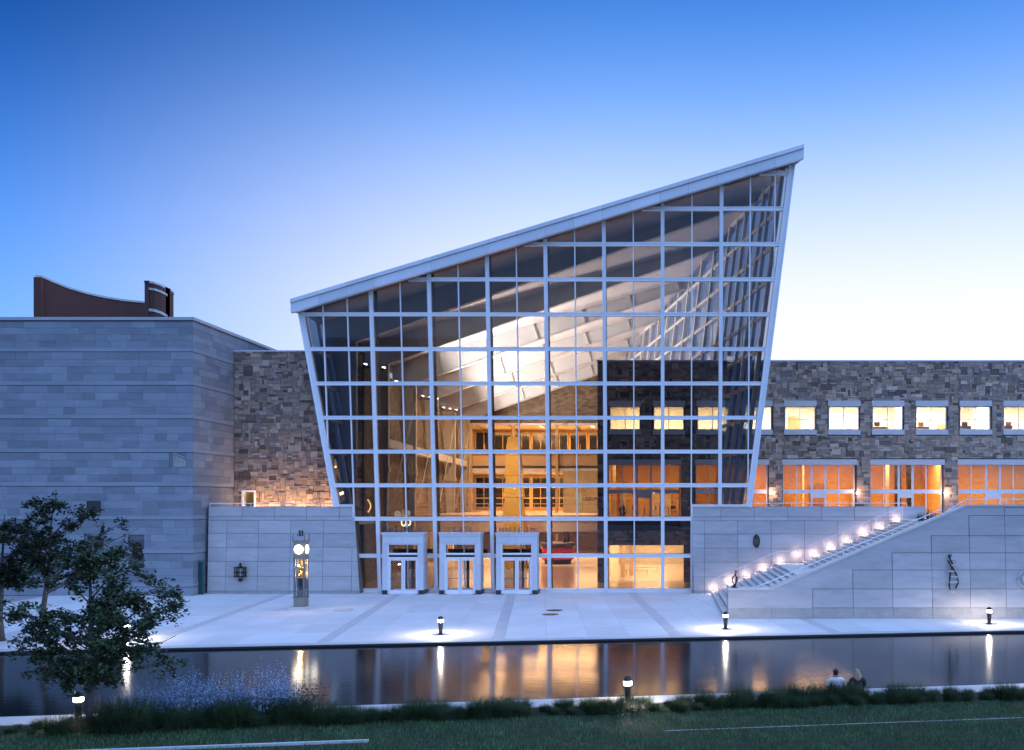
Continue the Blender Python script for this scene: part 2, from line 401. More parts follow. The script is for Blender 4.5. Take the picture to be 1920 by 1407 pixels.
big, thin = courses(LY+.0, 71.5, 5)
lay(lb, 'limestone_block', (LX-.1, 0, 0), (0, 1, 0), (0, 0, 1), (1, 0, 0), big, m_lime, .010, lambda: .10+rng.uniform(-.004, .004), lambda c: inframe(c), 160, 'limestone_blocks')
lay(lb, 'limestone_course', (LX-.1, 0, 0), (0, 1, 0), (0, 0, 1), (1, 0, 0), thin, m_lime_light, .006, lambda: .108, lambda c: inframe(c), 100, 'limestone_courses')
cp = MB().box(-58, LX+.10, LY-.10, 72.2, 18.0, 18.2).build('parapet_cap', m_cap, lb)
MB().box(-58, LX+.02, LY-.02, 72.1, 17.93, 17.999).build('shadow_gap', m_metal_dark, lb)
# openings on its face
h = holes_l[0]; w_ = MB().box(h[0], h[2], LY+.06, LY+.09, h[1], h[3]).build('window', m_darkglass, lb)
MB().box(h[0], h[2], LY-.02, LY+.05, h[1]-.08, h[1]).build('sill', m_lime_light, w_)
h = holes_l[1]; pn = MB().box(h[0], h[2], LY+.05, LY+.09, h[1], h[3]).build('recessed_panel', M('slate_panel', (.07, .09, .11), .5), lb)
def leafpoly(cx, cz, w, hgt, n=18): return [(cx+w*math.sin(2*math.pi*i/n)*(1-.25*math.cos(2*math.pi*i/n)), cz+hgt*math.cos(2*math.pi*i/n)) for i in range(n)]
rl = MB().plate(leafpoly((h[0]+h[2])/2+.1, (h[1]+h[3])/2, .34, .58), LY-.03, LY+.048); rl.tube([((h[0]+h[2])/2+.12, LY-.04, h[1]+.02), ((h[0]+h[2])/2+.1, LY-.05, h[3]-.15)], .025, 5)
for k in range(-3, 4): rl.tube([((h[0]+h[2])/2+.1, LY-.045, (h[1]+h[3])/2+k*.13-.05), ((h[0]+h[2])/2+.1+.25, LY-.045, (h[1]+h[3])/2+k*.13+.08)], .012, 4); rl.tube([((h[0]+h[2])/2+.1, LY-.045, (h[1]+h[3])/2+k*.13-.05), ((h[0]+h[2])/2+.1-.25, LY-.045, (h[1]+h[3])/2+k*.13+.08)], .012, 4)
rl.build('leaf_relief', M('bronze_dark', (.035, .02, .018), .45, .3, 8, metal=.5), pn)
h = holes_l[2]; pn = MB().box(h[0], h[2], LY+.07, LY+.095, h[1], h[3]).build('recessed_panel', M('relief_ground', (.22, .22, .225), .8), lb)
MB().plate([(h[0]+.3, h[1]+.02), (h[2]-.02, h[1]+.05), (h[2]-.02, h[3]-.35), (h[0]+.35, h[3]-.03)], LY-.0, LY+.065).build('stone_relief', M('relief_stone', (.34, .335, .32), .9, .5, 12, bump=.8, bscale=20), pn)
rf = MB(); rf.tube([(h[0]+.33, LY-.02, h[3]-.03), (h[2]-.02, LY-.02, h[3]-.36)], .05, 6); rf.tube([(h[0]+.33, LY-.02, h[3]-.03), (h[0]+.28, LY-.02, h[1]+.03)], .035, 6); rf.build('relief_rim', m_lime_light, pn)
for (x0, x1, y0, y1) in ((321, 329, 1085, 1089),): MB().box(PX(x0, LY), PX(x1, LY), LY-.03, LY-.002, PZ(y1, LY), PZ(y0, LY)).build('name_plate', m_metal_dark, lb)
Yr = 60.0; tag(MB().box(PX(373.5, Yr), PX(380.5, Yr), Yr-.08, Yr+.08, 0, PZ(1053, Yr)).box(PX(372.5, Yr), PX(381.5, Yr), Yr-.10, Yr+.10, 0, .03).build('sign_post', M('green_glass_post', (.02, .075, .08), .35)), 'tall thin dark green sign post beside the corner of the limestone building', 'sign')

# ------------------------------------------------------------------ rubble wall between the limestone building and the glass hall
SY = 64.9
rw = thing('rubble_wall', 'grey brown rubble stone wall of the link between limestone building and glass hall', 'building', (-27, SY, 4.95))
dx0, dx1, dzt = PX(453, SY), PX(480, SY), PZ(919.5, SY)
MB().box(LX-.3, dx0-.0, SY+.06, SY+.5, 0, 16.9).box(dx1, -21.6, SY+.06, SY+.5, 0, 16.9).box(dx0, dx1, SY+.06, SY+.5, dzt, 16.9).build('wall_core', m_mortar, rw)
rb = rubble(LX+.03, -21.7, 4.95, 16.9, .165, .145, 11, [(dx0, 4.9, dx1, dzt)])
lay(rw, 'stone', (0, SY+.06, 0), (1, 0, 0), (0, 0, 1), (0, -1, 0), rb, m_rubble, .014, lambda: .06+rng.uniform(-.03, .05), lambda c: inframe(c, 430, 640, 640, 950), 300, 'small_stones')
MB().box(LX, -21.6, SY-.06, SY+.6, 16.9, 16.98).build('wall_coping', m_fascia, rw)
dr = MB(); t = .13
dr.box(dx0, dx0+t, SY-.02, SY+.4, 4.95, dzt); dr.box(dx1-t, dx1, SY-.02, SY+.4, 4.95, dzt); dr.box(dx0+t, dx1-t, SY-.02, SY+.4, dzt-t, dzt)
dro = dr.build('door_frame', m_metal, rw)
MB().box(dx0+t, dx1-t, SY+.2, SY+.22, 4.95, dzt-t).build('door_pane', m_glass_clear, dro)
rm = MB(); rm.box(dx0-1.2, dx1+1.2, SY+3, SY+3.1, 4.9, 8); rm.box(dx0-1.2, dx1+1.2, SY+.52, SY+3, 7.9, 8); rm.box(dx0-1.3, dx0-1.2, SY+.52, SY+3, 4.9, 8); rm.box(dx0+.55, dx0+.65, SY+1.4, SY+3, 4.9, 8)
rm.build('lobby', M('yellow_plaster', (.7, .5, .16), .8), rw)
point('lobby_light', (dx0+.3, SY+1.2, 7.2), 60, (1, .62, .22), .1, rw)

# ------------------------------------------------------------------ terraces and plinth walls
struct(MB().box(LX+.02, -20.9, 61.25, SY+.3, 4.6, 4.95).build('terrace', m_pave))
tr = MB().box(1.9, 40, 61.25, 69.6, 4.6, 4.95); tr.box(17.45, 40, 48.3, 61.25, 4.6, 4.95)
o = struct(tr.build('terrace', m_pave))
BAT = .062
def bplane(Yb):                                    # battered wall plane through z=0 at Yb, normal towards the camera
    return (0, Yb, 0), (1, 0, 0), (0, BAT, 1), (0, -1, BAT)
PYB = 60.58
def zrow(y, Yb=PYB): z = PZ(y, Yb); return PZ(y, Yb+BAT*z)
def plinth(name, label, x0t, x0b, x1t, x1b, rows, cols, tcols, Yb=PYB, back=.7):
    t = thing(name, label, 'wall', ((x0b+x1b)/2, Yb, 0)); zt = rows[0]
    y0, y1 = Yb+.06, Yb+.06+BAT*zt
    MB().hexa([(x0b, y0, 0), (x1b, y0, 0), (x1b, y1+back, 0), (x0b, y1+back, 0), (x0t, y1, zt), (x1t, y1, zt), (x1t, y1+back, zt), (x0t, y1+back, zt)]).build('wall_core', m_panelback, t)
    def xl(z): return x0b+(x0t-x0b)*z/zt
    def xr(z): return x1b+(x1t-x1b)*z/zt
    nm = Vector((0, -1, BAT)).normalized()
    for k in range(len(rows)-1):
        a, b = rows[k], rows[k+1]; cs = tcols if k < 2 else cols
        base = k == len(rows)-2
        xs = [None]+[c for c in cs if xl(a)+.25 < c < xr(a)-.25]+[None]
        for i in range(len(xs)-1):
            g = .012; pts = []
            for z in (b+g, a-g):
                l = xl(z)+(0 if xs[i] is None else 0) if xs[i] is None else xs[i]+g
                r = xr(z) if xs[i+1] is None else xs[i+1]-g
                for x, d in ((l, .06), (r, .06), (r, -.05), (l, -.05)):
                    q = Vector((x, Yb+.06+BAT*z, z))+nm*(d+(.012 if base else 0)); pts.append(q)
            MB().hexa(pts).build('base_stone' if base else 'stone_panel', m_base if base else m_panel, t)
    return t
rowsL = [5.82, zrow(968.5), zrow(976), zrow(1000.4), zrow(1026.6), zrow(1052.9), zrow(1081), .17, 0.0]
colsL = [PX(x, 60.75) for x in (424, 484, 544, 605.8, 660)]; tcL = [PX(x, 60.9) for x in (453.8, 515, 575, 636)]
tl = plinth('terrace_wall', 'limestone panel terrace wall left of the glass hall with a lantern relief on it', PX(391, 60.9), PX(389, 60.6), -20.93, -20.42, rowsL, colsL, tcL)
rowsR = [5.82, zrow(969.6), zrow(977), zrow(1001.8), zrow(1028.2), zrow(1054.5), zrow(1082.3), .17, 0.0]
colsR = [PX(1320.8+62.7*k, 60.75) for k in range(8)]; tcR = [PX(1351.6+62.7*k, 60.9) for k in range(7)]
trw = plinth('terrace_wall', 'limestone panel terrace wall right of the glass hall with stair lights along it', 1.80, 1.92, PX(1734, 60.9), PX(1734, 60.9), rowsR, colsR, tcR)
def rail(parent, pts, r=.028, posts=1.6, drop=.3):
    MB().tube(pts, r, 6).build('rail', m_metal, parent)
    pts = [Vector(p) for p in pts]
    for a, b in zip(pts, pts[1:]):
        n = max(1, int((b-a).length/posts))
        for k in range(n+1):
            q = a+(b-a)*k/n; MB().tube([q, q-Vector((0, 0, drop))], r*.7, 5).build('post', m_metal, parent)
rail(tl, [(PX(394, 61.2), 61.2, 6.02), (PX(624, 61.2), 61.2, 6.02)], .035, 2.2, .26)
rail(trw, [(PX(1412, 61.2), 61.2, 6.04), (PX(1700, 61.2), 61.2, 6.04)], .03, 2.2, .26)
# things fixed to the plinth walls
lt = thing('wall_lantern', 'dark bronze cage lantern relief on the left terrace wall', 'sculpture', P(452, 1085, 60.5))
m_bronze = M('bronze', (.05, .04, .033), .45, .3, 8, metal=.6)
Yl = 60.55; x0, x1, z0, z1 = PX(443, Yl), PX(461.5, Yl), PZ(1082, Yl), PZ(1064, Yl)
q = MB()
for xx in (x0, x1-.05): q.box(xx, xx+.05, Yl-.30, Yl-.25, z0, z1).box(xx, xx+.05, Yl-.02, Yl+.05, z0, z1)
q.build('cage', m_bronze, lt)
for zz in (z0, (z0+z1)/2-.03, z1-.04): MB().box(x0-.03, x1+.03, Yl-.32, Yl+.06, zz, zz+.06).build('shelf', m_bronze, lt)
MB().lathe([(.16, 0), (.17, .04), (.06, .08), (.05, .14), (.11, .18), (.02, .30)], ((x0+x1)/2, Yl-.13, z1+.02), 10).build('finial', m_bronze, lt)
MB().lathe([(.05, 0), (.07, .25), (.05, .5)], ((x0+x1)/2+.02, Yl-.12, z0+.07), 10).build('candle', M('pale_ceramic', (.5, .5, .5), .5), lt)
MB().box((x0+x1)/2-.16, (x0+x1)/2+.08, Yl-.06, Yl+.0, z0-.30, z0-.12).build('plaque', m_bronze, lt)
ov = thing('carved_oval', 'dark pierced oval ornament fixed high on the right terrace wall', 'sculpture', P(1418, 1028, 60.6))
Yo = 60.72; cx_, cz_ = PX(1418.5, Yo), PZ(1015, Yo)
q = MB(); n = 20; ring = [(cx_+.19*math.sin(2*math.pi*i/n), Yo, cz_+.40*math.cos(2*math.pi*i/n)) for i in range(n+1)]; q.tube(ring, .045, 6); q.build('rim', m_bronze, ov)
q = MB()
for k in range(-3, 4):
    zz = cz_+k*.105; w = .19*math.sqrt(max(.02, 1-(k*.105/.4)**2)); q.tube([(cx_-w, Yo, zz-.05), (cx_, Yo-.07, zz+.03), (cx_+w, Yo, zz-.04)], .022, 5)
q.tube([(cx_, Yo-.05, cz_-.47), (cx_+.03, Yo-.09, cz_), (cx_, Yo-.05, cz_+.47)], .03, 6); q.build('ribs', m_bronze, ov)

# ------------------------------------------------------------------ wide stone staircase and its front wall
SX, RIS, TRD, NST = 3.13, 4.95/32, .358, 32
st = thing('stone_staircase', 'wide pale stone staircase climbing right to the terrace', 'staircase', (SX, 54, 0))
sx = SX
for i in range(NST):
    zt = RIS*(i+1); w = TRD if i != 12 else 1.75
    stp = MB(); stp.box(sx, sx+w+.05 if i < NST-1 else 17.5, 48.25, 60.72+BAT*zt, zt-RIS-.0 if i == 0 else zt-RIS*1.35, zt-.04)
    stp.box(sx-.025, sx+w+.0 if i < NST-1 else 17.5, 48.25, 60.72+BAT*zt, zt-.038, zt)
    stp.build('step', m_step, st); sx += w
STEPTOP = sx
fw = thing('stair_wall', 'long battered limestone wall with sloping top in front of the staircase', 'wall', (3.3, 47.4, 0))
WY = 47.4
def wz(y): z = PZ(y, WY); return PZ(y, WY+BAT*z)
x0 = PX(1365.5, WY); xs1 = PX(1446, WY+.09); xs2 = PX(1813, WY+.3); zl, zh = 1.48, 5.86
prof = [(x0, 0), (34, 0), (34, zh), (xs2, zh), (xs1, zl), (x0, zl)]
MB().prism([(x, WY+1.0, z) for x, z in prof], [(x, WY+BAT*z, z) for x, z in prof]).build('wall_core', m_panel, fw)
# coping following the top
cpz = .10
for a, b in (((x0-.04, zl), (xs1, zl)), ((xs1, zl), (xs2, zh)), ((xs2, zh), (34, zh))):
    (ax, az), (bx, bz) = a, b
    MB().hexa([(ax, WY+BAT*az-.05, az+.003), (bx, WY+BAT*bz-.05, bz+.003), (bx, WY+1.06, bz+.003), (ax, WY+1.06, az+.003), (ax, WY+BAT*az-.05, az+cpz), (bx, WY+BAT*bz-.05, bz+cpz), (bx, WY+1.06, bz+cpz), (ax, WY+1.06, az+cpz)]).build('coping', m_coping, fw)
cols = [PX(x, WY+.15) for x in (1523.5, 1599, 1673.2, 1747.2, 1818.6, 1885.6, 1957, 2030, 2100)]
zz = [0.0, wz(1140), wz(1104.7), wz(1069), wz(1037), wz(1005), wz(967), 5.8]
nm = Vector((0, -1, BAT)).normalized()
def wpanel(xa, xb, za, zb, name, mat, d=.022, g=.013):
    pts = []
    for z in (za+g, zb-g):
        for x, dd in ((xa+g, d), (xb-g, d), (xb-g, -.02), (xa+g, -.02)): pts.append(Vector((x, WY+BAT*z, z))+nm*dd)
    MB().hexa(pts).build(name, mat, fw)
allx = [x0+.0, PX(1446, WY)]+cols
for k in range(len(zz)-1):
    za, zb = zz[k], zz[k+1]; start = {0: 0, 1: 2, 2: 3, 3: 4, 4: 5, 5: 6, 6: 7}[k]
    for i in range(start, len(allx)-1): wpanel(allx[i], allx[i+1], za+(.02 if k == 0 else 0), zb, 'base_stone' if k == 0 else 'stone_panel', m_base if k == 0 else m_panel, .03 if k == 0 else .022)
# black open joints around the panels read as recessed lines
jb = MB()
for k in range(1, len(zz)-1):
    start = {1: 2, 2: 3, 3: 4, 4: 5, 5: 6, 6: 7}[k]; za, zb = zz[k], zz[k+1]; xa = allx[start]
    pts = []
    for z in (za-.02, zb+.02):
        for x, dd in ((xa-.02, .004), (34, .004), (34, -.02), (xa-.02, -.02)): pts.append(Vector((x, WY+BAT*z, z))+nm*dd)
    jb.hexa(pts)
jb.build('joint_bed', m_panelback, fw)
rail(fw, [(x0+1.6, WY+.75, zl+.14), (xs1, WY+.75, zl+.38), (xs2-1.2, WY+.75, zh-.15)], .032, 1.3, .3)
rail(fw, [(PX(1772, 48), 48.0, 5.55), (xs2+.05, 48.0, 6.24), (33, 48.0, 6.24)], .032, 2.0, .3)
# handrail and lamps up the back wall of the stairs
rail(trw, [(SX+.0, 60.25, .95), (SX+12*TRD, 60.25, .95+12*RIS), (SX+12*TRD+1.4, 60.25, .95+12.6*RIS), (STEPTOP-.2, 60.25, .95+4.85)], .022, 1.85, .9)
m_lampglow = EM('lamp_glow', (1, .84, .70), 45)
lamps = [(1337, 1101.5), (1368, 1089), (1398, 1077), (1430, 1064), (1462, 1051.5), (1494, 1039), (1525, 1037), (1556, 1025.5), (1586, 1012), (1617.5, 998), (1648.5, 987), (1680, 974)]
ordn = ['first', 'second', 'third', 'fourth', 'fifth', 'sixth', 'seventh', 'eighth', 'ninth', 'tenth', 'eleventh', 'twelfth']
for k, (x, y) in enumerate(lamps):
    Yq = 60.6+BAT*PZ(y, 60.7)-.02; c = P(x, y, Yq)
    t = thing('stair_lamp', 'round stair light on the right terrace wall, %s from the bottom of the stairs' % ordn[k], 'lamp', c, 'lights along the staircase wall')
    q = MB(); q.tube([c+Vector((0, .02, 0)), c+Vector((0, -.07, 0))], .09, 10); q.build('housing', m_metal, t)
    MB().ball(c+Vector((0, -.10, 0)), .058, 6).build('bulb', m_lampglow, t)
    point('bulb_light', c+Vector((0, -.24, .02)), [6, 8, 5, 7, 6, 8, 6, 7, 5, 8, 6, 6][k], (1, .62, .52), .06, t)
# ------------------------------------------------------------------ glass hall
GY0, T = 61.5, .097
gn = Vector((0, -1, -T)).normalized()
def pt(X, Z, d=0.0): return Vector((X, GY0-T*Z, Z))+gn*d
def XL(Z): return -22.1+(Z-5.83)*(-24.0+22.1)/(18.71-5.83)
def XR(Z): return 5.66+(Z-5.82)*(8.3-5.66)/(28.19-5.82)
RS = .2935
def ZR(X): return 18.71+RS*(X+24.0)
gh = thing('glass_hall', 'tall outward leaning glass entrance hall with sloping white roof edge', 'building', (-8, 61.5, 0))
MAIN = [-19.31+3.83*k for k in range(7)]
SUB = [-22.5, -20.9]+[m+1.915 for m in MAIN[:-1]]+[5.55, 7.15]
ZROWS = [0, 2.5]+[5.0+2.245*k for k in range(11)]
GLX, GRX, SILL = -20.9, MAIN[5]+1.915, 5.83
def bar(p0, p1, w, d0, d1):                        # bar lying in the glass plane from (X,Z) to (X,Z)
    a, b = Vector((p0[0], p0[1])), Vector((p1[0], p1[1])); t = (b-a).normalized(); n = Vector((-t.y, t.x))*w/2
    q = [a-n, b-n, b+n, a+n]
    return [pt(x, z, d0) for x, z in q]+[pt(x, z, d1) for x, z in q]
def channel(p0, p1, w, d0, d1, name, mat=m_metal):
    mb = MB(); a, b = Vector(p0), Vector(p1); t = (b-a).normalized(); n = Vector((-t.y, t.x))
    mb.hexa(bar(a, b, w*.5, d0, d1-.05))
    for s in (-1, 1): mb.hexa(bar(a+n*s*w*.375, b+n*s*w*.375, w*.25, d0, d1))
    return mb.build(name, mat, gh)
def zbot(X): return 0 if GLX-.05 <= X <= GRX+.05 else SILL
# panes
def clip(poly, f):
    out = []
    for i in range(len(poly)):
        a, b = poly[i], poly[(i+1) % len(poly)]; fa, fb = f(*a), f(*b)
        if fa >= 0: out.append(a)
        if (fa >= 0) != (fb >= 0): t = fa/(fa-fb); out.append((a[0]+(b[0]-a[0])*t, a[1]+(b[1]-a[1])*t))
    return out
XS = sorted(MAIN+SUB+[-26.5, 9.5])
for i in range(len(XS)-1):
    for j in range(len(ZROWS)):
        z0, z1 = ZROWS[j], (ZROWS[j+1] if j+1 < len(ZROWS) else 30)
        poly = [(XS[i], z0), (XS[i+1], z0), (XS[i+1], z1), (XS[i], z1)]
        poly = clip(poly, lambda x, z: x-XL(z)); poly = poly and clip(poly, lambda x, z: XR(z)-x); poly = poly and clip(poly, lambda x, z: ZR(x)-z)
        mid = (XS[i]+XS[i+1])/2
        if poly and not (GLX < mid < GRX): poly = clip(poly, lambda x, z: z-SILL)
        if not poly or len(poly) < 3: continue
        ar = abs(sum(poly[k][0]*poly[(k+1) % len(poly)][1]-poly[(k+1) % len(poly)][0]*poly[k][1] for k in range(len(poly))))/2
        if ar < .05: continue
        # each pane sits a hair out of true, as real glazing does
        dx, dz = rng.uniform(-.0012, .0012), rng.uniform(-.0012, .0012); cxp, czp = poly[0]
        MB().prism([pt(x, z, -.012+(x-cxp)*dx+(z-czp)*dz) for x, z in poly], [pt(x, z, .008+(x-cxp)*dx+(z-czp)*dz) for x, z in poly]).build('glass_pane', m_glass, gh)
# verticals
m_windcol = M('dark_steel', (.035, .036, .04), .5, .1, 2)
for X in MAIN:
    MB().hexa([pt(X-.10, zbot(X), -1.0), pt(X+.10, zbot(X), -1.0), pt(X+.10, zbot(X), -.26), pt(X-.10, zbot(X), -.26), pt(X-.10, ZR(X)-.05, -1.0), pt(X+.10, ZR(X)-.05, -1.0), pt(X+.10, ZR(X)-.05, -.26), pt(X-.10, ZR(X)-.05, -.26)]).build('wind_column', m_windcol, gh)
for X in MAIN: channel((X, zbot(X)), (X, ZR(X)-.02), .235, -.22, .17, 'mullion')
for X in SUB:
    if X < -22: zb = 5.83+(X+22.1)/((-24.0+22.1)/(18.71-5.83))
    elif X > 5.6: zb = 5.82+(X-5.66)/((8.3-5.66)/(28.19-5.82))
    else: zb = zbot(X)
    MB().hexa(bar((X, zb+.05), (X, ZR(X)-.03), .075, -.12, .07)).build('glazing_bar', m_metal, gh)
# horizontals, one transom to a bay
for Z in ZROWS[1:]:
    xa, xb = XL(Z)+.1, XR(Z)-.1
    if Z < SILL: xa, xb = GLX, GRX
    xroof = (Z+.1-18.71)/RS-24.0; xa = max(xa, xroof)
    ends = [xa]+[m for m in MAIN if xa+.3 < m < xb-.3]+[xb]
    if xb-xa < .4: continue
    for k in range(len(ends)-1):
        a = ends[k]+(.118 if k else 0); b = ends[k+1]-(.118 if k+1 < len(ends)-1 else 0)
        channel((a, Z), (b, Z), .25, -.20, .14, 'transom')
channel((GLX-.05, .13), (GRX+.05, .13), .26, -.2, .12, 'sill_bar')
channel((XL(SILL), SILL+.06), (GLX, SILL+.06), .14, -.2, .12, 'sill_bar'); channel((GRX, SILL+.06), (XR(SILL), SILL+.06), .14, -.2, .12, 'sill_bar')
channel((GLX-.06, 0), (GLX-.06, SILL), .12, -.2, .1, 'edge_bar'); channel((GRX+.05, 0), (GRX+.05, SILL), .12, -.2, .1, 'edge_bar')
channel((XL(SILL)+.05, SILL-.02), (XL(18.6)+.05, 18.62), .36, -.3, .2, 'corner_post'); channel((XR(SILL)-.05, SILL-.02), (XR(28.1)-.05, 28.1), .40, -.3, .2, 'corner_post')
# roof edge: soffit, fascia panels, cap
def Zf(X): return 18.50+.2915*(X+24.2)
FX0, FX1 = -24.25, 8.85
def fpt(X, z, d): q = pt(X, Zf(X), .95); return Vector((q.x, q.y-d, q.z+z))
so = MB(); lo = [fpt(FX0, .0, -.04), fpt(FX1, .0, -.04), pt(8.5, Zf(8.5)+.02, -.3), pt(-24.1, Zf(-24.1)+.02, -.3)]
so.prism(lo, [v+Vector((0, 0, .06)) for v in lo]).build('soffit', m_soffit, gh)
n = 18; xs = [FX0+(FX1-FX0)*k/n for k in range(n+1)]
for k in range(n):
    a, b = xs[k]+.008, xs[k+1]-.008
    lo = [fpt(a, -.02, .06), fpt(b, -.02, .06), fpt(b, -.02, -.25), fpt(a, -.02, -.25)]
    MB().prism(lo, [v+Vector((0, 0, .60)) for v in lo]).build('fascia_panel', m_fascia, gh)
    lo = [fpt(a, .60, .17), fpt(b, .60, .17), fpt(b, .60, -.25), fpt(a, .60, -.25)]
    MB().prism([v for v in lo], [v+Vector((0, 0, .24)) for v in lo]).build('roof_cap', m_fascia, gh)
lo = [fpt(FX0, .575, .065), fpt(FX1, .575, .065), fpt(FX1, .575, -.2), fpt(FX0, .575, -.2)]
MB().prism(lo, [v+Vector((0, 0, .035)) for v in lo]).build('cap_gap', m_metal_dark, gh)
# roof deck over the whole depth, underside is the ceiling
DEP = .234; DEPL = .053; YB = 116.0
def ceilz(X): return 18.95+RS*(X+24.0)
corn = [(-24.2, 58.85), (8.8, 58.0), (8.9-DEP*(YB-58), YB), (-24.8-DEPL*(YB-58), YB)]
MB().prism([(x, y, ceilz(x)) for x, y in corn], [(x, y, ceilz(x)+.3) for x, y in corn]).build('ceiling', m_ceil, gh)
# steel frames
YFR = [64.0, 73.0, 83.0, 93.0, 103.0, 113.0]
for Y in YFR:
    xl = -21.8-DEPL*(Y-64); sh = -DEP*(Y-61)
    def zb(X): return 17.44+.35*(X+21.8)-.0*(Y-64)
    xr = 5.66+sh
    for _ in range(20): xr = 5.66+.118*(zb(xr)-5.82)+sh-.1
    xo = xl-2.15
    bm_ = MB().plate([(xl, zb(xl)), (xr, min(zb(xr), ceilz(xr)-.35)), (xr, ceilz(xr)-.03), (xo, ceilz(xo)-.03), (xo, zb(xl))], Y, Y+.14).build('roof_beam', m_beam, gh)
    fl = [(xl, zb(xl)-.06), (xr, min(zb(xr), ceilz(xr)-.35)-.06), (xr, min(zb(xr), ceilz(xr)-.35)), (xl, zb(xl))]
    MB().plate(fl, Y-.16, Y+.30).build('flange', m_beam, bm_)
    k = 0; X = xl+2.6
    while X < xr-1.5:
        za, zt = zb(X)+.01, ceilz(X)-.05; tl_ = .30*(zt-za)
        MB().prism([(X, Y-.15, za), (X+.05, Y-.15, za), (X+.05, Y-.002, za), (X, Y-.002, za)], [(X-tl_, Y-.15, zt), (X-tl_+.05, Y-.15, zt), (X-tl_+.05, Y-.002, zt), (X-tl_, Y-.002, zt)]).build('stiffener', m_beam, bm_); X += 4.3
    zc = zb(xl)
    cpoly = [(xl, zc-.01), (xo, zc-.01), (xl-1.25, 9.0), (xl-.95, 0), (xl-.2, 0), (xl, 9.0)]
    co = MB().plate(cpoly, Y, Y+.14).build('column', m_concrete_col, gh)
    MB().plate([(xl-.06, 9), (xl+.03, 9), (xl+.03, zc), (xl-.06, zc)], Y-.14, Y+.28).build('flange', m_concrete_col, co)
    MB().plate([(xl-.30, 0), (xl-.20, 0), (xl, 9), (xl-.09, 9)], Y-.14, Y+.28).build('flange', m_concrete_col, co)
    MB().box(xl-1.25, xl+.1, Y-.2, Y+.34, 8.6, 8.95).build('bracket', m_concrete_col, co)
for a, b in zip(YFR[1:], YFR[2:]):
    xa, xb = -22.3-DEPL*(a-64), -22.3-DEPL*(b-64)
    MB().hexa([(xa, a+.3, 10.6), (xa+.3, a+.3, 10.6), (xb+.3, b-.2, 10.6), (xb, b-.2, 10.6), (xa, a+.3, 11.3), (xa+.3, a+.3, 11.3), (xb+.3, b-.2, 11.3), (xb, b-.2, 11.3)]).build('strut', m_beam, gh)
# receding right-hand glass wall above the wing
def rp(s, Z, d=0.0): return Vector((XR(Z)-DEP*s-.35+d, GY0-T*Z+s, Z))
S = [0.35, 3.6, 7.4, 11.2, 15, 18.8, 22.6, 26.4, 30.2, 34, 37.8, 41.6, 45.4, 49.2, 53]
RR = [SILL]+ZROWS[3:]
for i in range(len(S)-1):
    for j in range(len(RR)-1):
        z0, z1 = RR[j], RR[j+1]
        if S[i] > 7 and z1 < 17: continue
        ztop = ceilz(rp((S[i]+S[i+1])/2, z1).x)
        if z0 > ztop: continue
        z1c = min(z1, ztop)
        MB().prism([rp(S[i], z0), rp(S[i+1], z0), rp(S[i+1], z1c), rp(S[i], z1c)], [rp(S[i], z0, .02), rp(S[i+1], z0, .02), rp(S[i+1], z1c, .02), rp(S[i], z1c, .02)]).build('glass_pane', m_glass_side, gh)
        q = [rp(S[i], z1-.12, -.18), rp(S[i+1], z1-.12, -.18), rp(S[i+1], z1-.12, -.01), rp(S[i], z1-.12, -.01)]
        if z1 < ztop: MB().prism(q, [v+Vector((0, 0, .24)) for v in q]).build('side_transom', m_beam, gh)
    zt = ceilz(rp(S[i], 24).x)-.05; zbm = SILL if S[i] < 7 else 17.0
    for ds, wd in ((0, .26), (1.9, .10)) if i < 3 else ((0, .26),):
        q = [rp(S[i]+ds, zbm, -.24), rp(S[i]+ds+wd, zbm, -.24), rp(S[i]+ds+wd, zbm, -.01), rp(S[i]+ds, zbm, -.01)]
        MB().prism(q, [rp(S[i]+ds, zt, -.24), rp(S[i]+ds+wd, zt, -.24), rp(S[i]+ds+wd, zt, -.01), rp(S[i]+ds, zt, -.01)]).build('side_mullion', m_beam, gh)
    if i % 2 == 1 and i < 9:
        MB().tube([rp(S[i]+.2, max(zbm, 17), -.3), rp(S[i+1], zt-.4, -.3)], .03, 5).build('tie_rod', m_beam, gh)
# left-hand glass wall down to the terrace
def lp(s, Z, d=0.0): return Vector((XL(Z)-DEPL*s+.3+d, GY0-T*Z+s, Z))
for j in range(len(RR)-1):
    z0, z1 = RR[j], min(RR[j+1], 19.0)
    if z0 > 18.7: break
    for (s0, s1) in ((.3, 2.1), (2.1, 3.9)) if z0 < 16.9 else ((.3, 13), (13, 26), (26, 39), (39, 53)):
        MB().prism([lp(s0, z0), lp(s1, z0), lp(s1, z1), lp(s0, z1)], [lp(s0, z0, -.02), lp(s1, z0, -.02), lp(s1, z1, -.02), lp(s0, z1, -.02)]).build('glass_pane', m_glass_side, gh)
    q = [lp(.3, z1-.1, .18), lp(3.9, z1-.1, .18), lp(3.9, z1-.1, .01), lp(.3, z1-.1, .01)]; MB().prism(q, [v+Vector((0, 0, .2)) for v in q]).build('side_transom', m_beam, gh)
for s0 in (1.9, 3.7):
    q = [lp(s0, SILL, .2), lp(s0+.2, SILL, .2), lp(s0+.2, SILL, .01), lp(s0, SILL, .01)]; MB().prism(q, [lp(s0, 18.6, .2), lp(s0+.2, 18.6, .2), lp(s0+.2, 18.6, .01), lp(s0, 18.6, .01)]).build('side_mullion', m_beam, gh)

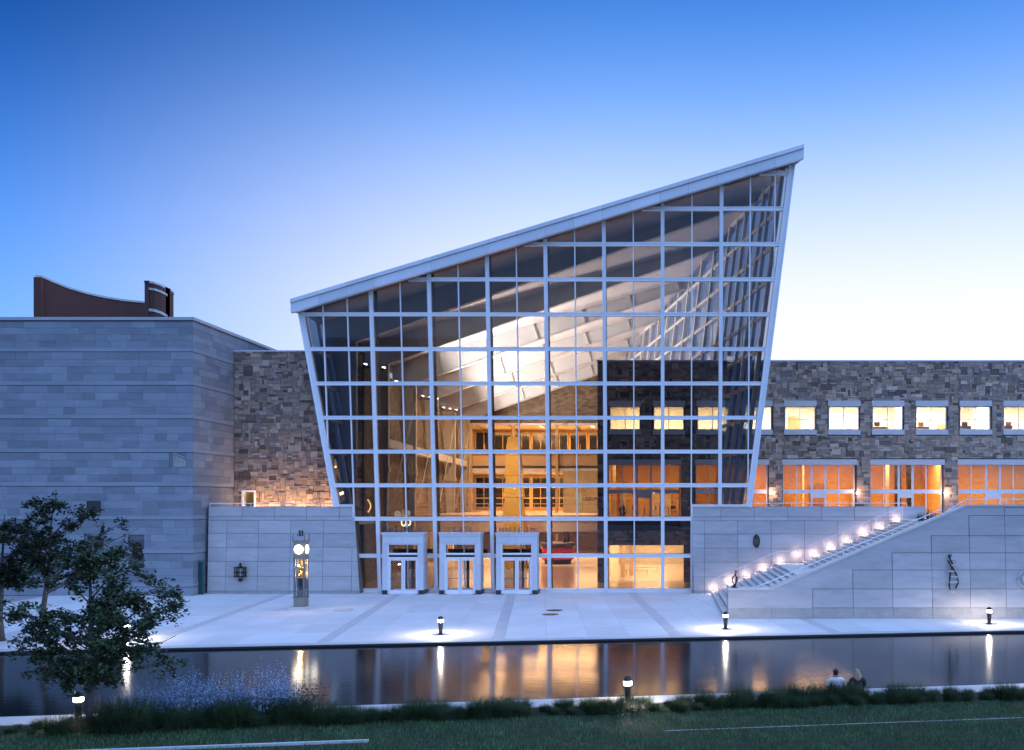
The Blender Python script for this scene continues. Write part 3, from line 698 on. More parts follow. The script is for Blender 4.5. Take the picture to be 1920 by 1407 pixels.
# ------------------------------------------------------------------ inside the hall
struct(MB().box(-27, 34, 61.47, 122, -.03, .012).build('hall_floor', m_infloor))
lw = MB(); lw.hexa([(-22.9, 65.5, 0), (-22.4, 65.5, 0), (-25.3, 113, 0), (-25.9, 113, 0), (-23.5, 65.5, 16.9), (-23.0, 65.5, 16.9), (-25.9, 113, 16.9), (-26.4, 113, 16.9)])
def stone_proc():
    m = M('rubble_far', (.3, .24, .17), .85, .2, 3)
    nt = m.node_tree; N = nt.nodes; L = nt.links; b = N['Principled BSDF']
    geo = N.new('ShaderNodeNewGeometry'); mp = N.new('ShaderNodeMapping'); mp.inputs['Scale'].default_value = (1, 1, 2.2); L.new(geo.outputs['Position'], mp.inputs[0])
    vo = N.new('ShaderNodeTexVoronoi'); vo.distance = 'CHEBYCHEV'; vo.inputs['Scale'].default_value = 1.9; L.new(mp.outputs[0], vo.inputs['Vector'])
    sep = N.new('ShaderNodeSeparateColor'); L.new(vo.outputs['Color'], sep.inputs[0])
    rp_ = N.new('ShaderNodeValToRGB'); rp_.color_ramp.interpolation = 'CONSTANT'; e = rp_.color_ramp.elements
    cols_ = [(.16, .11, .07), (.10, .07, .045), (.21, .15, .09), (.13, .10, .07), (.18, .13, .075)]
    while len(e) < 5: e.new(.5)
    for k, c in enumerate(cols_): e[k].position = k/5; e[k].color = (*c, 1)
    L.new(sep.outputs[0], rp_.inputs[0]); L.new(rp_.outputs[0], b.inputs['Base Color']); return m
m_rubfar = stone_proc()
lw.build('inner_stone_wall', m_rubfar, gh)
# rear galleries
rg = thing('rear_gallery', 'two storey gallery at the back of the glass hall with rows of wood framed windows', 'gallery', (-15, 116, 0))
gz = MB(); gx0, gx1 = -26.5, -4.9
gz.plate([(gx0, 16.2), (gx1, 16.2), (gx1, ceilz(gx1)-.02), (gx0, ceilz(gx0)-.02)], 114.0, 114.4); gz.build('gable_wall', m_rubfar, rg)
MB().box(gx0, gx1, 114.0, 121, 15.9, 16.15).build('upper_ceiling', m_ceil, rg)
MB().box(gx0, gx1, 113.8, 121, 10.5, 12.45).build('upper_floor', m_inwall, rg)
MB().box(gx0, gx1, 113.62, 113.79, 10.5, 10.75).build('floor_edge', m_metal_dark, rg); MB().box(gx0, gx1, 113.6, 113.78, 12.2, 12.34).build('rail', m_inwood, rg)
MB().box(gx0, gx1, 113.7, 121, 9.9, 10.48).build('lower_ceiling', m_ceil, rg)
MB().box(gx0, gx1, 121, 121.3, 0, 16.2).build('back_wall', m_inwall, rg)
for lvl, (zb_, zt_) in enumerate(((12.6, 15.6), (5.4, 9.6))):
    x = gx0+1.2
    while x < gx1-1.5:
        w = 2.3; wn = MB(); t = .11
        wn.box(x, x+t, 120.8, 120.98, zb_, zt_).box(x+w-t, x+w, 120.8, 120.98, zb_, zt_).box(x+t, x+w-t, 120.8, 120.98, zb_, zb_+t).box(x+t, x+w-t, 120.8, 120.98, zt_-t, zt_).box(x+w/2-.04, x+w/2+.04, 120.82, 120.97, zb_+t, zt_-t)
        if lvl: wn.box(x+t, x+w/2-.04, 120.83, 120.96, zb_+1.3, zb_+1.42).box(x+w/2+.04, x+w-t, 120.83, 120.96, zb_+1.3, zb_+1.42).box(x+t, x+w/2-.04, 120.83, 120.96, zb_+2.7, zb_+2.8).box(x+w/2+.04, x+w-t, 120.83, 120.96, zb_+2.7, zb_+2.8)
        wo = wn.build('window', m_inwood, rg)
        MB().box(x+t, x+w-t, 120.9, 120.93, zb_+t, zt_-t).build('pane', m_darkglass, wo); x += 2.52
for k in range(5): MB().box(gx0+2.5+4.2*k, gx0+2.7+4.2*k, 114.6, 120.5, 15.86, 15.895).build('ceiling_slot', m_metal_dark, rg)
for k in range(3): MB().box(gx0+4+6.5*k, gx0+4.5+6.5*k, 114.5, 117.5, 15.82, 15.855).build('light_panel', EM('panel_glow', (1, .75, .45), 3), rg)
# balcony of the first floor
bl = thing('balcony', 'cream balcony slab with thin rail crossing the back of the glass hall', 'balcony', (-15, 96, 0))
m_balc = M('balcony_plaster', (.58, .44, .31), .7, .05, 1)
MB().box(-24.5, -4.9, 98, 121, 3.4, 4.95).build('rear_slab', m_balc, bl); MB().box(-24.5, -4.9, 86, 87.8, 3.35, 4.95).build('bridge', m_balc, bl)
MB().box(-24.5, -4.9, 85.93, 85.998, 4.3, 4.38).build('shadow_line', m_inwood, bl)
rl_ = MB(); rl_.tube([(-24.5, 86.1, 6.0), (-4.9, 86.1, 6.0)], .045, 6); rl_.tube([(-24.5, 86.1, 5.7), (-4.9, 86.1, 5.7)], .02, 5); rl_.tube([(-24.5, 86.1, 5.35), (-4.9, 86.1, 5.35)], .02, 5); rl_.build('rail', m_inwood, bl)
for k in range(14): MB().tube([(-24+1.45*k, 86.1, 4.95), (-24+1.45*k, 86.1, 6.0)], .028, 5).build('post', m_inwood, bl)
sw = thing('shop_front', 'beige museum shop wall with dark lettering on the balcony', 'shop', (PX(1085, 106), 106, 4.95))
MB().box(PX(1056, 106), -4.9, 106, 106.3, 4.97, 9.85).build('wall', M('shop_wall', (.46, .36, .2), .8, .05, 1), sw)
MB().box(PX(1082, 106), PX(1092, 106), 105.9, 105.998, 4.97, PZ(928, 106)).build('door', EM('shop_door_glow', (1, .62, .22), .8), sw)  # door face emits its own glow in place of a lit interior
def text_mesh(s, size, depth):
    cu = bpy.data.curves.new('letter', 'FONT'); cu.body = s; cu.size = size; cu.extrude = depth; cu.resolution_u = 3
    o = bpy.data.objects.new('letter', cu); COL.objects.link(o)
    dg = bpy.context.evaluated_depsgraph_get(); me = bpy.data.meshes.new_from_object(o.evaluated_get(dg)); bpy.data.objects.remove(o); bpy.data.curves.remove(cu)
    me.transform(Matrix.Rotation(R(90), 4, 'X')); return me
me = text_mesh('MUSEUM SHOP', .62, .02); me.materials.append(m_metal_dark); tx = bpy.data.objects.new('lettering', me); tx.location = (PX(1084, 106), 105.95, PZ(939, 106)); link(tx, sw)
# yellow pylon: a plain stand-in of stacked tapering blocks
pyl = thing('yellow_pylon', 'tall slender yellow pylon of stacked blocks standing in the glass hall', 'pylon', (PX(962, 84), 84, 0))
m_yel = M('yellow_paint', (.62, .36, .07), .5, .06, 1)
yb = PX(964, 84); zz_ = 0; hs = [2.6, 2.0, 2.0, 2.0, 1.9, 1.7]
for k, hh in enumerate(hs):
    w0 = 1.25-.11*k; w1 = w0*.72
    MB().prism([(yb-w0, 83.4, zz_), (yb+w0, 83.4, zz_), (yb+w0, 84.6, zz_), (yb-w0, 84.6, zz_)], [(yb-w1, 83.4, zz_+hh-.03), (yb+w1, 83.4, zz_+hh-.03), (yb+w1, 84.6, zz_+hh-.03), (yb-w1, 84.6, zz_+hh-.03)]).build('block', m_yel, pyl); zz_ += hh
# skeleton exhibit on a red rounded base
m_red = M('red_enamel', (.42, .03, .03), .35, .08, 2, spec=.5); m_bone = M('dark_bone', (.05, .035, .025), .6, .2, 4)
EYY = 91.0; ex = PX(1046, EYY); exh = thing('skeleton_exhibit', 'dark skeleton mounted on a round red plinth in the glass hall', 'exhibit', (ex, EYY, 0))
MB().lathe([(1.6, .45), (1.66, .6), (1.66, 1.70), (1.55, 1.75)], (ex, EYY, 0), 28).build('plinth', m_red, exh, True)
MB().lathe([(1.3, 0), (1.4, .44)], (ex, EYY, 0), 28).build('kick_base', m_metal_dark, exh, True)
MB().lathe([(1.72, 1.76), (1.76, 1.85), (1.72, 2.12), (1.5, 2.16)], (ex, EYY, 0), 28).build('rim', m_metal_dark, exh, True)
for (lx, ly) in ((-1.1, -.5), (-.9, .5), (.75, -.5), (.95, .5)):
    MB().tube([(ex+lx, EYY+ly, 2.15), (ex+lx+.08, EYY+ly, 2.7), (ex+lx-.06, EYY+ly, 3.3), (ex+lx+.1, EYY+ly*.8, 3.9)], [.15, .09, .13, .16], 8).build('leg', m_bone, exh, True)
sp = MB(); sp.tube([(ex-1.7, EYY, 4.5), (ex-1.0, EYY, 4.4), (ex, EYY, 4.35), (ex+.9, EYY, 3.9), (ex+1.6, EYY, 3.2), (ex+2.6, EYY, 2.7), (ex+3.6, EYY, 2.75)], [.22, .2, .2, .2, .13, .08, .04], 8); sp.build('spine', m_bone, exh, True)
for k in range(9):
    xx = ex-.9+.2*k
    for s in (-1, 1): MB().tube([(xx, EYY, 4.35), (xx-.05, EYY+s*.5, 4.1), (xx-.1, EYY+s*.55, 3.5), (xx, EYY+s*.3, 3.0)], .035, 5).build('rib', m_bone, exh)
MB().ball((ex-2.0, EYY, 4.3), .42, 8, 1.2, .8, 1).tube([(ex-2.2, EYY-.25, 4.0), (ex-2.6, EYY-.3, 3.2), (ex-3.1, EYY-.25, 3.0), (ex-3.3, EYY-.1, 3.5)], [.1, .09, .07, .02], 7).build('skull', m_bone, exh, True)
# warm light in the hall
WARM = (1.0, .50, .17); ROSE = (1.0, .81, .69)
m_bulb = EM('track_bulb', (1, .88, .72), 9)
ordf = ['nearest', 'second', 'third', 'fourth', 'fifth']
for k, Y in enumerate(YFR[:5]):
    xl = -21.8-DEPL*(Y-64)
    t = thing('uplight_cluster', 'cluster of bright uplights on the %s roof frame column inside the glass hall' % ordf[k], 'lamp', (xl+.4, Y, 16), 'uplights on the roof frames')
    MB().box(xl+.1, xl+1.9, Y+.35, Y+.42, 15.6, 15.66).build('rail', m_metal_dark, t)
    for j in range(3):
        c = Vector((xl+.4+.65*j, Y+.38, 15.75-.12*j)); MB().tube([c+Vector((0, 0, -.05)), c+Vector((.1, 0, .14))], [.09, .14], 8).build('lamp_head', m_metal_dark, t); MB().ball(c+Vector((.11, 0, .16)), .12, 6, 1.3, 1, .6).build('bulb', m_bulb, t)
    area('uplight', (xl+2.6, Y+4.2, 14.2), (xl+11, Y+5.2, 24), 2.2, 1.0, [60, 4200, 4200, 3800, 3000][k], ROSE, t).data.spread = R(125)
    area('downlight', (xl+3.5, Y+4.4, 16.6), (xl+1.5, Y+6, 0), 2.0, 1.0, [0.1, 60, 900, 1300, 1500][k], (1, .52, .22), t)
area('gallery_light', (-15, 117, 15.6), (-15, 117.4, 0), 18, 2, 3800, WARM, rg); area('gallery_light', (-15, 117, 9.7), (-15, 117.4, 0), 18, 2, 4600, WARM, rg)
area('hall_light', (-15, 102, 3.0), (-15, 102, 0), 17, 6, 5600, (1, .50, .20), bl)
area('hall_light', (-12, 91, 9.6), (-12, 91.5, 0), 10, 6, 5600, (1, .52, .22), bl)
for k_, (sx__, sy__, tz) in enumerate(((-19.5, 74, 8), (-19.5, 74, 3))):
    l = bpy.data.lights.new('pylon_fill', 'SPOT'); l.energy = 5000; l.color = (1, .72, .4); l.spot_size = R(34); l.spot_blend = .8; l.shadow_soft_size = .2  # spots added to brighten the pylon, no fixture of their own
    o = bpy.data.objects.new('pylon_fill', l); o.location = (sx__, sy__, 15.2); o.rotation_euler = (Vector((PX(964, 84), 84, tz))-Vector((sx__, sy__, 15.2))).to_track_quat('-Z', 'Y').to_euler(); link(o, pyl)
l = bpy.data.lights.new('bridge_fill', 'SPOT'); l.energy = 9000; l.color = (1, .62, .42); l.spot_size = R(75); l.spot_blend = 1; l.shadow_soft_size = .3  # added light in front of the bridge to brighten its face, no fixture
o = bpy.data.objects.new('bridge_fill', l); o.location = (-13, 74, 15.0); o.rotation_euler = (Vector((-14, 86, 3.8))-Vector((-13, 74, 15))).to_track_quat('-Z', 'Y').to_euler(); link(o, bl)
for k in range(4):
    xp = gx0+2.0+5.4*k; MB().box(xp, xp+.35, 113.2, 113.55, .012, 15.9).build('timber_post', m_inwood, rg)
for k in range(7): MB().box(gx0+.8+3*k, gx0+.92+3*k, 113.62, 113.75, 12.45, 13.5).build('baluster', m_inwood, rg)
for a, b in zip(YFR[1:5], YFR[2:]):
    xa, xb = -21.7-DEPL*(a-64), -21.7-DEPL*(b-64)
    MB().tube([(xa, a, 15.8), (xb, b, 5.5)], .03, 5).build('tie_rod', m_beam, gh); MB().tube([(xa, a, 5.5), (xb, b, 15.8)], .03, 5).build('tie_rod', m_beam, gh)
# small glowing ornaments near the left of the hall
bd = thing('light_string', 'curved string of small gold lights hanging in the dark left bay of the glass hall', 'lamp', P(690, 960, 66))
bs = [P(688+7*math.sin(k*.35+.3), 938+3.1*k, 66) for k in range(8)]
for q in bs: MB().ball(q, .055, 5).build('bulb', EM('gold_bulb', (1, .6, .2), 3) if q is bs[0] else bpy.data.materials['gold_bulb'], bd)
MB().tube(bs, .015, 4).build('cable', m_metal_dark, bd)
pd = thing('ring_pendant', 'pair of glowing ring pendants above the left entrance portal inside the hall', 'lamp', P(760, 985, 68))
for xx, rr in ((757, .17), (766, .14)):
    c = P(xx, 980, 68); MB().tube([c+Vector((rr*math.sin(2*math.pi*k/14), 0, 1.5*rr*math.cos(2*math.pi*k/14))) for k in range(15)], .055, 6).build('ring', EM('ring_glow', (1, .85, .5), 3), pd)
    MB().tube([c+Vector((0, 0, 1.5*rr)), c+Vector((0, 0, 3.2))], .012, 4).build('cable', m_metal_dark, pd)

# ------------------------------------------------------------------ stone wing, running from inside the hall to the right
WYY = 69.4; WX0, WX1 = -5.18, 33.0
wg = thing('stone_wing', 'long rubble stone wing with lit windows running right from the glass hall', 'building', (14, WYY, 0))
sfx = [-4.39+6.71*k for k in range(6)]; SFW = 5.59; SFZ = 8.98
wnx = [-4.245+3.356*k for k in range(11)]; WNW = 2.35; WZ0, WZ1 = 11.67, 13.47
core = MB(); y0, y1 = WYY+.08, WYY+.55
core.box(WX0, WX1, y0, y1, SFZ, WZ0); core.box(WX0, WX1, y0, y1, WZ1, 16.9)
px_ = WX0
for x in sfx: core.box(px_, x, y0, y1, 4.95, SFZ); px_ = x+SFW
core.box(px_, WX1, y0, y1, 4.95, SFZ) if px_ < WX1 else None
px_ = WX0
for x in wnx:
    core.box(px_, x, y0, y1, WZ0, WZ1); px_ = x+WNW
core.box(px_, WX1, y0, y1, WZ0, WZ1) if px_ < WX1 else None
GOX0, GOX1, GOZ = -4.33, 1.43, 2.82
core.box(WX0, GOX0, y0, y1, 0, 4.95); core.box(GOX0, GOX1, y0, y1, GOZ, 4.95); core.box(GOX1, 12, y0, y1, 0, 4.95)
core.box(WX0, WX0+.45, y1, 112, 0, 16.9)
core.build('wall_core', m_mortar, wg)
holes = [(x, 4.0, x+SFW, SFZ+.42) for x in sfx]+[(x-.06, WZ0-.38, x+WNW+.06, WZ1+.42) for x in wnx]+[(GOX0, -1, GOX1, GOZ)]
rb = rubble(WX0, WX1, 0.0, 16.9, .172, .145, 21, holes)
rb = [r_ for r_ in rb if r_[3] > 4.6 or r_[0] < 2]
lay(wg, 'stone', (0, WYY+.08, 0), (1, 0, 0), (0, 0, 1), (0, -1, 0), rb, m_rubble, .014, lambda: .07+rng.uniform(-.03, .04), lambda c: inframe(c, 1445, 1920, 660, 950), 300, 'small_stones')
MB().box(WX0-.05, WX1, WYY-.08, 112, 16.9, 17.0).build('roof_coping', m_fascia, wg)
m_frame = M('white_window_frame', (.72, .72, .72), .45, .04, 2)
m_shade = None
for k, x in enumerate(sfx):
    f = MB(); f.box(x-.06, x+SFW+.06, WYY-.06, WYY+.5, SFZ+.003, SFZ+.42); f.build('lintel', m_lintel, wg)
    f = MB(); yf0, yf1 = WYY+.30, WYY+.42; ty = PZ(921.5, WYY)
    vx = [0, 1.05, 2.16, 3.22, 4.30, 5.45]; ww = [.08, .07, .16, .16, .07, .10]
    for v, w in zip(vx, ww): f.box(x+v, x+v+w, yf0, yf1, 4.95, SFZ)
    for a in range(5): f.box(x+vx[a]+ww[a], x+vx[a+1], yf0+.01, yf1-.01, ty-.16, ty+.14)
    for a in range(5): f.box(x+vx[a]+ww[a], x+vx[a+1], yf0+.01, yf1-.01, 4.95, 5.05)
    f.box(x+vx[2]+ww[2], x+vx[3], yf0+.012, yf1-.012, ty-.50, ty-.162)
    fo = f.build('window_frame', m_frame, wg)
    for a in range(5): MB().box(x+vx[a]+ww[a], x+vx[a+1], WYY+.35, WYY+.37, 5.05, ty-.17).build('pane', m_glass_clear, fo); MB().box(x+vx[a]+ww[a], x+vx[a+1], WYY+.35, WYY+.37, ty+.15, SFZ).build('pane', m_glass_clear, fo)
for x in wnx:
    MB().box(x-.07, x+WNW+.07, WYY-.05, WYY+.45, WZ1+.003, WZ1+.42).build('lintel', m_lintel, wg); MB().box(x-.07, x+WNW+.07, WYY-.08, WYY+.45, WZ0-.38, WZ0-.003).build('sill', m_lintel, wg)
    f = MB(); t = .07; ya, yb_ = WYY+.18, WYY+.28
    f.box(x, x+t, ya, yb_, WZ0, WZ1).box(x+WNW-t, x+WNW, ya, yb_, WZ0, WZ1).box(x+t, x+WNW-t, ya, yb_, WZ0, WZ0+t).box(x+t, x+WNW-t, ya, yb_, WZ1-t, WZ1).box(x+WNW/2-.03, x+WNW/2+.03, ya, yb_, WZ0+t, WZ1-t)
    f.box(x+t, x+WNW/2-.03, ya+.01, yb_-.01, WZ0+.78, WZ0+.82).box(x+WNW/2+.03, x+WNW-t, ya+.01, yb_-.01, WZ0+.78, WZ0+.82)
    fo = f.build('window_frame', m_frame, wg); MB().box(x+t, x+WNW-t, WYY+.22, WYY+.24, WZ0+t, WZ1-t).build('pane', m_glass_clear, fo)
# rooms behind the windows
m_office = M('office_wall', (.72, .66, .54), .8, .04, .6); m_orange = M('gallery_wall', (.62, .34, .11), .8, .05, .5)
def room(name, x0, x1, ya, yb, z0, z1, wall, floor, ceil, parts):
    r_ = MB(); r_.box(x0, x1, yb, yb+.2, z0, z1); r_.box(x0-.15, x0, ya, yb, z0, z1)
    for q in parts: r_.box(q, q+.15, ya+.35, yb, z0, z1)
    o = r_.build(name, wall, wg); MB().box(x0-.15, x1, ya, yb+.2, z0-.25, z0-.002).build('room_floor', floor, o); MB().box(x0-.15, x1, ya, yb+.2, z1+.002, z1+.2).build('room_ceiling', ceil, o); return o
ro = room('office_rooms', WX0+.6, WX1, WYY+.56, 77, 10.75, 14.3, m_office, m_inwall, m_ceil, [5.6, 12.6, 19.2, 25.8])
rg2 = room('gallery_rooms', WX0+.6, WX1, WYY+.56, 79, 4.95, 9.6, m_orange, m_infloor, m_ceil, [8.95, 22.3])
for k in range(5):
    xa = -4.4+7.2*k
    area('office_light', (xa+3.3, 73.4, 14.2), (xa+3.3, 73.5, 0), 5, 1.2, [1500, 2100, 1700, 2300, 1400][k], (1, [.76, .88, .86, .90, .82][k], [.44, .72, .66, .74, .58][k]), wg)
    area('gallery_light', (xa+3.3, 73.6, 9.5), (xa+3.3, 73.8, 0), 5.5, 1.5, [760, 560, 600, 620, 560][k], (1, .56, .22), wg)
m_cab = M('cabinet_wood', (.34, .15, .045), .5, .15, 2, stretch=(3, 3, .6)); m_pale = M('pale_board', (.62, .47, .30), .7, .06, 2); m_shade = M('roller_shade', (.62, .46, .30), .9, .04, 1)
for (x, w, y, z0, z1, mt, nm) in ((sfx[1]+.3, 1.6, 78.4, 4.96, 7.6, m_cab, 'cabinet'), (sfx[1]+2.6, 1.0, 78.7, 4.96, 7.2, m_pale, 'inner_door'), (sfx[1]+4.3, .9, 78.5, 5.9, 7.4, m_pale, 'display_board'), (sfx[2]+.2, 1.7, 77.8, 4.96, 6.1, m_cab, 'counter'), (sfx[2]+2.4, .15, 75.5, 4.96, 9.6, m_pale, 'partition'), (sfx[2]+3.6, 1.3, 78.6, 6.0, 7.6, m_cab, 'display_board'), (sfx[3]+.4, 1.2, 78.5, 4.96, 7.4, m_pale, 'inner_door'), (sfx[3]+2.3, .25, 74.0, 4.96, 9.6, m_pale, 'partition'), (sfx[3]+3.3, .5, 75.0, 4.96, 9.4, m_darkglass, 'dark_panel'), (sfx[3]+4.4, .45, 75.4, 4.96, 9.4, m_darkglass, 'dark_panel'), (sfx[0]+.5, .5, 78.6, 4.96, 7.3, m_pale, 'inner_door'), (sfx[0]+3.2, .7, 78.6, 4.96, 7.2, m_pale, 'inner_door'), (sfx[0]+4.3, .6, 78.6, 4.96, 7.2, m_pale, 'inner_door'), (sfx[0]+.1, .25, 74, 4.96, 9.6, m_pale, 'partition')):
    MB().box(x, x+w, y, y+.3, z0, z1).build(nm, mt, rg2)
for x in [wnx[j]+d for j, d in ((4, 1.3), (5, .4), (6, 1.7), (7, 1.6), (8, .5), (9, 1.2))]: MB().box(x, x+.8, 76.4, 76.98, 10.76, 12.7+(x % .7)).build('bookcase', m_cab if int(x*3) % 2 else m_pale, ro)
# ground floor hall behind the opening
gr = room('ground_hall', WX0+.6, 4.5, WYY+.56, 92, 0.02, 3.3, m_office, m_infloor, m_ceil, [])
MB().box(4.5, 4.7, WYY+.56, 92, .02, 3.3).build('hall_wall', m_office, wg)
for k in range(4): area('hall_light', (-1.2, 72.5+5*k, 3.2), (-1.2, 72.6+5*k, 0), 3, 1.5, 640, (1, .58, .28), wg)
for k, (x, y) in enumerate(((-3.6, 73.5), (-3.0, 76), (2.4, 74), (2.2, 79), (2.0, 84))): MB().box(x, x+.35, y, y+.35, .02, 3.3).build('pilaster', m_inwall, wg)
# wall sconces on the piers
for k, xs_ in enumerate((1445.5, 1607.5, 1772.5)):
    c = P(xs_, 925, WYY-.1); t = thing('wall_sconce', 'small lit sconce on the stone pier, %s of three from the glass hall' % ['first', 'second', 'third'][k], 'lamp', c, 'sconces on the stone wing')
    MB().box(c.x-.05, c.x+.05, WYY-.06, WYY+.02, c.z-.12, c.z+.12).build('backplate', m_metal, t); MB().ball(c, .10, 6).build('globe', EM('sconce_glow', (1, .85, .7), 8) if k == 0 else bpy.data.materials['sconce_glow'], t)
    point('globe_light', c+Vector((0, -.25, 0)), 36, (1, .62, .45), .1, t)
# terrace wash on the left rubble wall
for k, xw in enumerate((-28.6, -26.2, -23.8)):
    t = thing('wall_washer', 'low terrace uplight hidden behind the parapet, washing the rubble wall %s' % ['near its door', 'at its middle', 'beside the glass hall'][k], 'lamp', (xw, 63.9, 4.95), 'uplights below the rubble wall')
    MB().box(xw-.25, xw+.25, 63.8, 64.0, 4.95, 5.08).build('housing', m_metal_dark, t); MB().box(xw-.2, xw+.2, 63.83, 63.97, 5.081, 5.095).build('lens', m_lampglow, t)
    area('wash', (xw, 64.0, 5.14), (xw, 65.1, 8.0), .5, .15, 75, (1, .55, .26), t)
# ------------------------------------------------------------------ entrance portals
PYF = 60.0; PCX = [-17.36, -13.58, -9.83]; PW, PH = 2.72, 4.08
m_portal = M('portal_panel', (.66, .665, .69), .5, .05, .8, rnd=.05, spec=.45)
m_pbase = M('portal_base_granite', (.045, .045, .05), .4, .2, 6)
pname = ['left', 'middle', 'right']; words = ['INDIANA', 'STATE', 'MUSEUM']; wx = [(724.5, 792), (839.6, 886), (936, 1003.5)]
m_letter = M('letter_metal', (.10, .10, .14), .4, .1, 5, metal=.3)
for k, cx in enumerate(PCX):
    t = thing('entrance_portal', '%s of the three pale metal entrance portals in front of the glass hall' % pname[k], 'entrance', (cx, PYF, 0), 'entrance portals')
    yb = 61.3; x0, x1 = cx-PW/2, cx+PW/2; pw = .31; zo = 3.38
    for s, xa in ((-1, x0), (1, x1-pw)):
        zs = [.28, 1.95, zo]
        for a, b in zip(zs, zs[1:]): MB().box(xa, xa+pw, PYF, yb-.1*b, a+.004, b-.004).build('pier_panel', m_portal, t)
        MB().box(xa-.012, xa+pw+.012, PYF-.012, yb, 0, .28).build('pier_base', m_pbase, t)
    for a, b in ((x0, cx), (cx, x1)): MB().box(a+.004, b-.004, PYF, yb-.35, zo, 3.84).build('header_panel', m_portal, t)
    for q in range(3): a = x0-.02+(PW+.04)*q/3; MB().box(a+.003, a+(PW+.04)/3-.003, PYF-.03, yb-.38, 3.845, 4.0).build('cornice', m_portal, t)
    MB().box(x0-.06, x1+.06, PYF-.07, yb-.38, 4.003, PH+.02).build('cap', m_portal, t)
    # transom light and doors
    fx0, fx1 = x0+pw, x1-pw; yd0, yd1 = PYF+.10, PYF+.20
    fr = MB(); fr.box(fx0, fx0+.09, yd0, yd1, 0, zo-.004).box(fx1-.09, fx1, yd0, yd1, 0, zo-.004).box(fx0+.09, fx1-.09, yd0, yd1, zo-.09, zo-.004).box(fx0+.09, fx1-.09, yd0-.03, yd1, 2.62, 2.74).box(fx0+.09, fx1-.09, yd0-.03, yd1, 2.36, 2.46)
    fo = fr.build('door_frame', m_metal, t)
    MB().box(fx0+.09, fx1-.09, yd0+.03, yd0+.05, 2.74, zo-.09).build('transom_pane', m_glass_clear, fo); MB().box(fx0+.09, fx1-.09, yd0+.02, yd0+.05, 2.46, 2.62).build('transom_gap', m_metal_dark, fo)
    for s in (-1, 1):
        a, b = (fx0+.10, cx-.015) if s < 0 else (cx+.015, fx1-.10)
        d = MB(); ya, yc = yd0+.01, yd0+.07; d.box(a, a+.11, ya, yc, .02, 2.34).box(b-.11, b, ya, yc, .02, 2.34).box(a+.11, b-.11, ya, yc, .02, .30).box(a+.11, b-.11, ya, yc, 2.24, 2.34)
        do = d.build('door', m_metal, t); MB().box(a+.11, b-.11, ya+.02, ya+.035, .30, 2.24).build('door_pane', m_glass_clear, do)
        hx = b-.16 if s < 0 else a+.16
        MB().tube([(a+.12, ya-.05, 1.05), (b-.12, ya-.05, 1.05)], .018, 6).build('push_bar', m_metal_dark, do)
    # inner doors of the vestibule
    vb = MB()
    for xx in (fx0+.45, cx-.1, fx1-.6): vb.box(xx, xx+.2, 62.4, 62.5, .01, 2.6)
    vb.box(fx0-.3, fx1+.3, 62.4, 62.5, 2.6, 2.9); vb.build('vestibule_frame', m_metal_dark, t)
    MB().tube([(fx0+.2, PYF-.06, .02), (fx0-.25, PYF-.06, .02)], .02, 5).tube([(fx1-.2, PYF-.06, .02), (fx1+.25, PYF-.06, .02)], .02, 5).build('door_stop', m_metal_dark, t)
    s = thing('letter_sign', 'dark metal letters reading %s standing on the %s entrance portal' % (words[k], pname[k]), 'sign', (cx, PYF-.02, PH+.02), 'letters over the portals')
    xa, xb = PX(wx[k][0], PYF), PX(wx[k][1], PYF); hgt = .34; n = len(words[k]); ws = []
    for ch in words[k]:
        me = text_mesh(ch, hgt/.70, .02); me.materials.append(m_letter); xs_ = [v.co.x for v in me.vertices]; ws.append((me, min(xs_), max(xs_)))
    tot = sum(b-a for _, a, b in ws); gap = (xb-xa-tot)/(n-1); cur = xa
    for me, a, b in ws:
        o = bpy.data.objects.new('letter', me); o.location = (cur-a, PYF+.0, PH+.025); link(o, s); cur += b-a+gap

# ------------------------------------------------------------------ clock tower on the plaza
CYK = 51.6; ckx = PX(564.5, CYK); w = .31
ck = thing('clock_tower', 'slim bronze clock tower with lit white dials standing on the plaza', 'clock', (ckx, CYK, 0))
m_ck = M('patinated_bronze', (.17, .19, .19), .45, .2, 4, metal=.35); m_ckg = M('gilt_bronze', (.25, .19, .09), .35, .2, 4, metal=.7)
MB().box(ckx-.52, ckx+.52, CYK-.52, CYK+.52, 0, .16).build('plinth', m_coping, ck)
MB().box(ckx-w, ckx+w, CYK-w, CYK+w, .161, .68).build('base', M('base_bronze', (.24, .25, .22), .45, .15, 4, metal=.3), ck)
for zz_, e in ((.66, .03), (2.88, .03), (3.86, .05)): MB().box(ckx-w-e, ckx+w+e, CYK-w-e, CYK+w+e, zz_, zz_+.06).build('moulding', m_ck, ck)
for sx_ in (-1, 1):
    for sy_ in (-1, 1): MB().box(ckx+sx_*w-(.09 if sx_ > 0 else 0), ckx+sx_*w+(0 if sx_ > 0 else .09), CYK+sy_*w-(.09 if sy_ > 0 else 0), CYK+sy_*w+(0 if sy_ > 0 else .09), .722, 2.878).build('corner_post', m_ck, ck)
for a in range(4):
    q = MB().box(ckx-w+.092, ckx+w-.092, CYK-w+.03, CYK-w+.04, .74, 2.87); o = q.build('case_pane', m_glass_clear, ck)
    o.matrix_basis = Matrix.Translation((ckx, CYK, 0)) @ Matrix.Rotation(a*math.pi/2, 4, 'Z') @ Matrix.Translation((-ckx, -CYK, 0))
MB().box(ckx-w+.0, ckx+w, CYK-w, CYK+w, 2.942, 3.858).build('clock_case', m_ck, ck)
m_dial = EM('dial_glow', (1, .93, .78), 5)
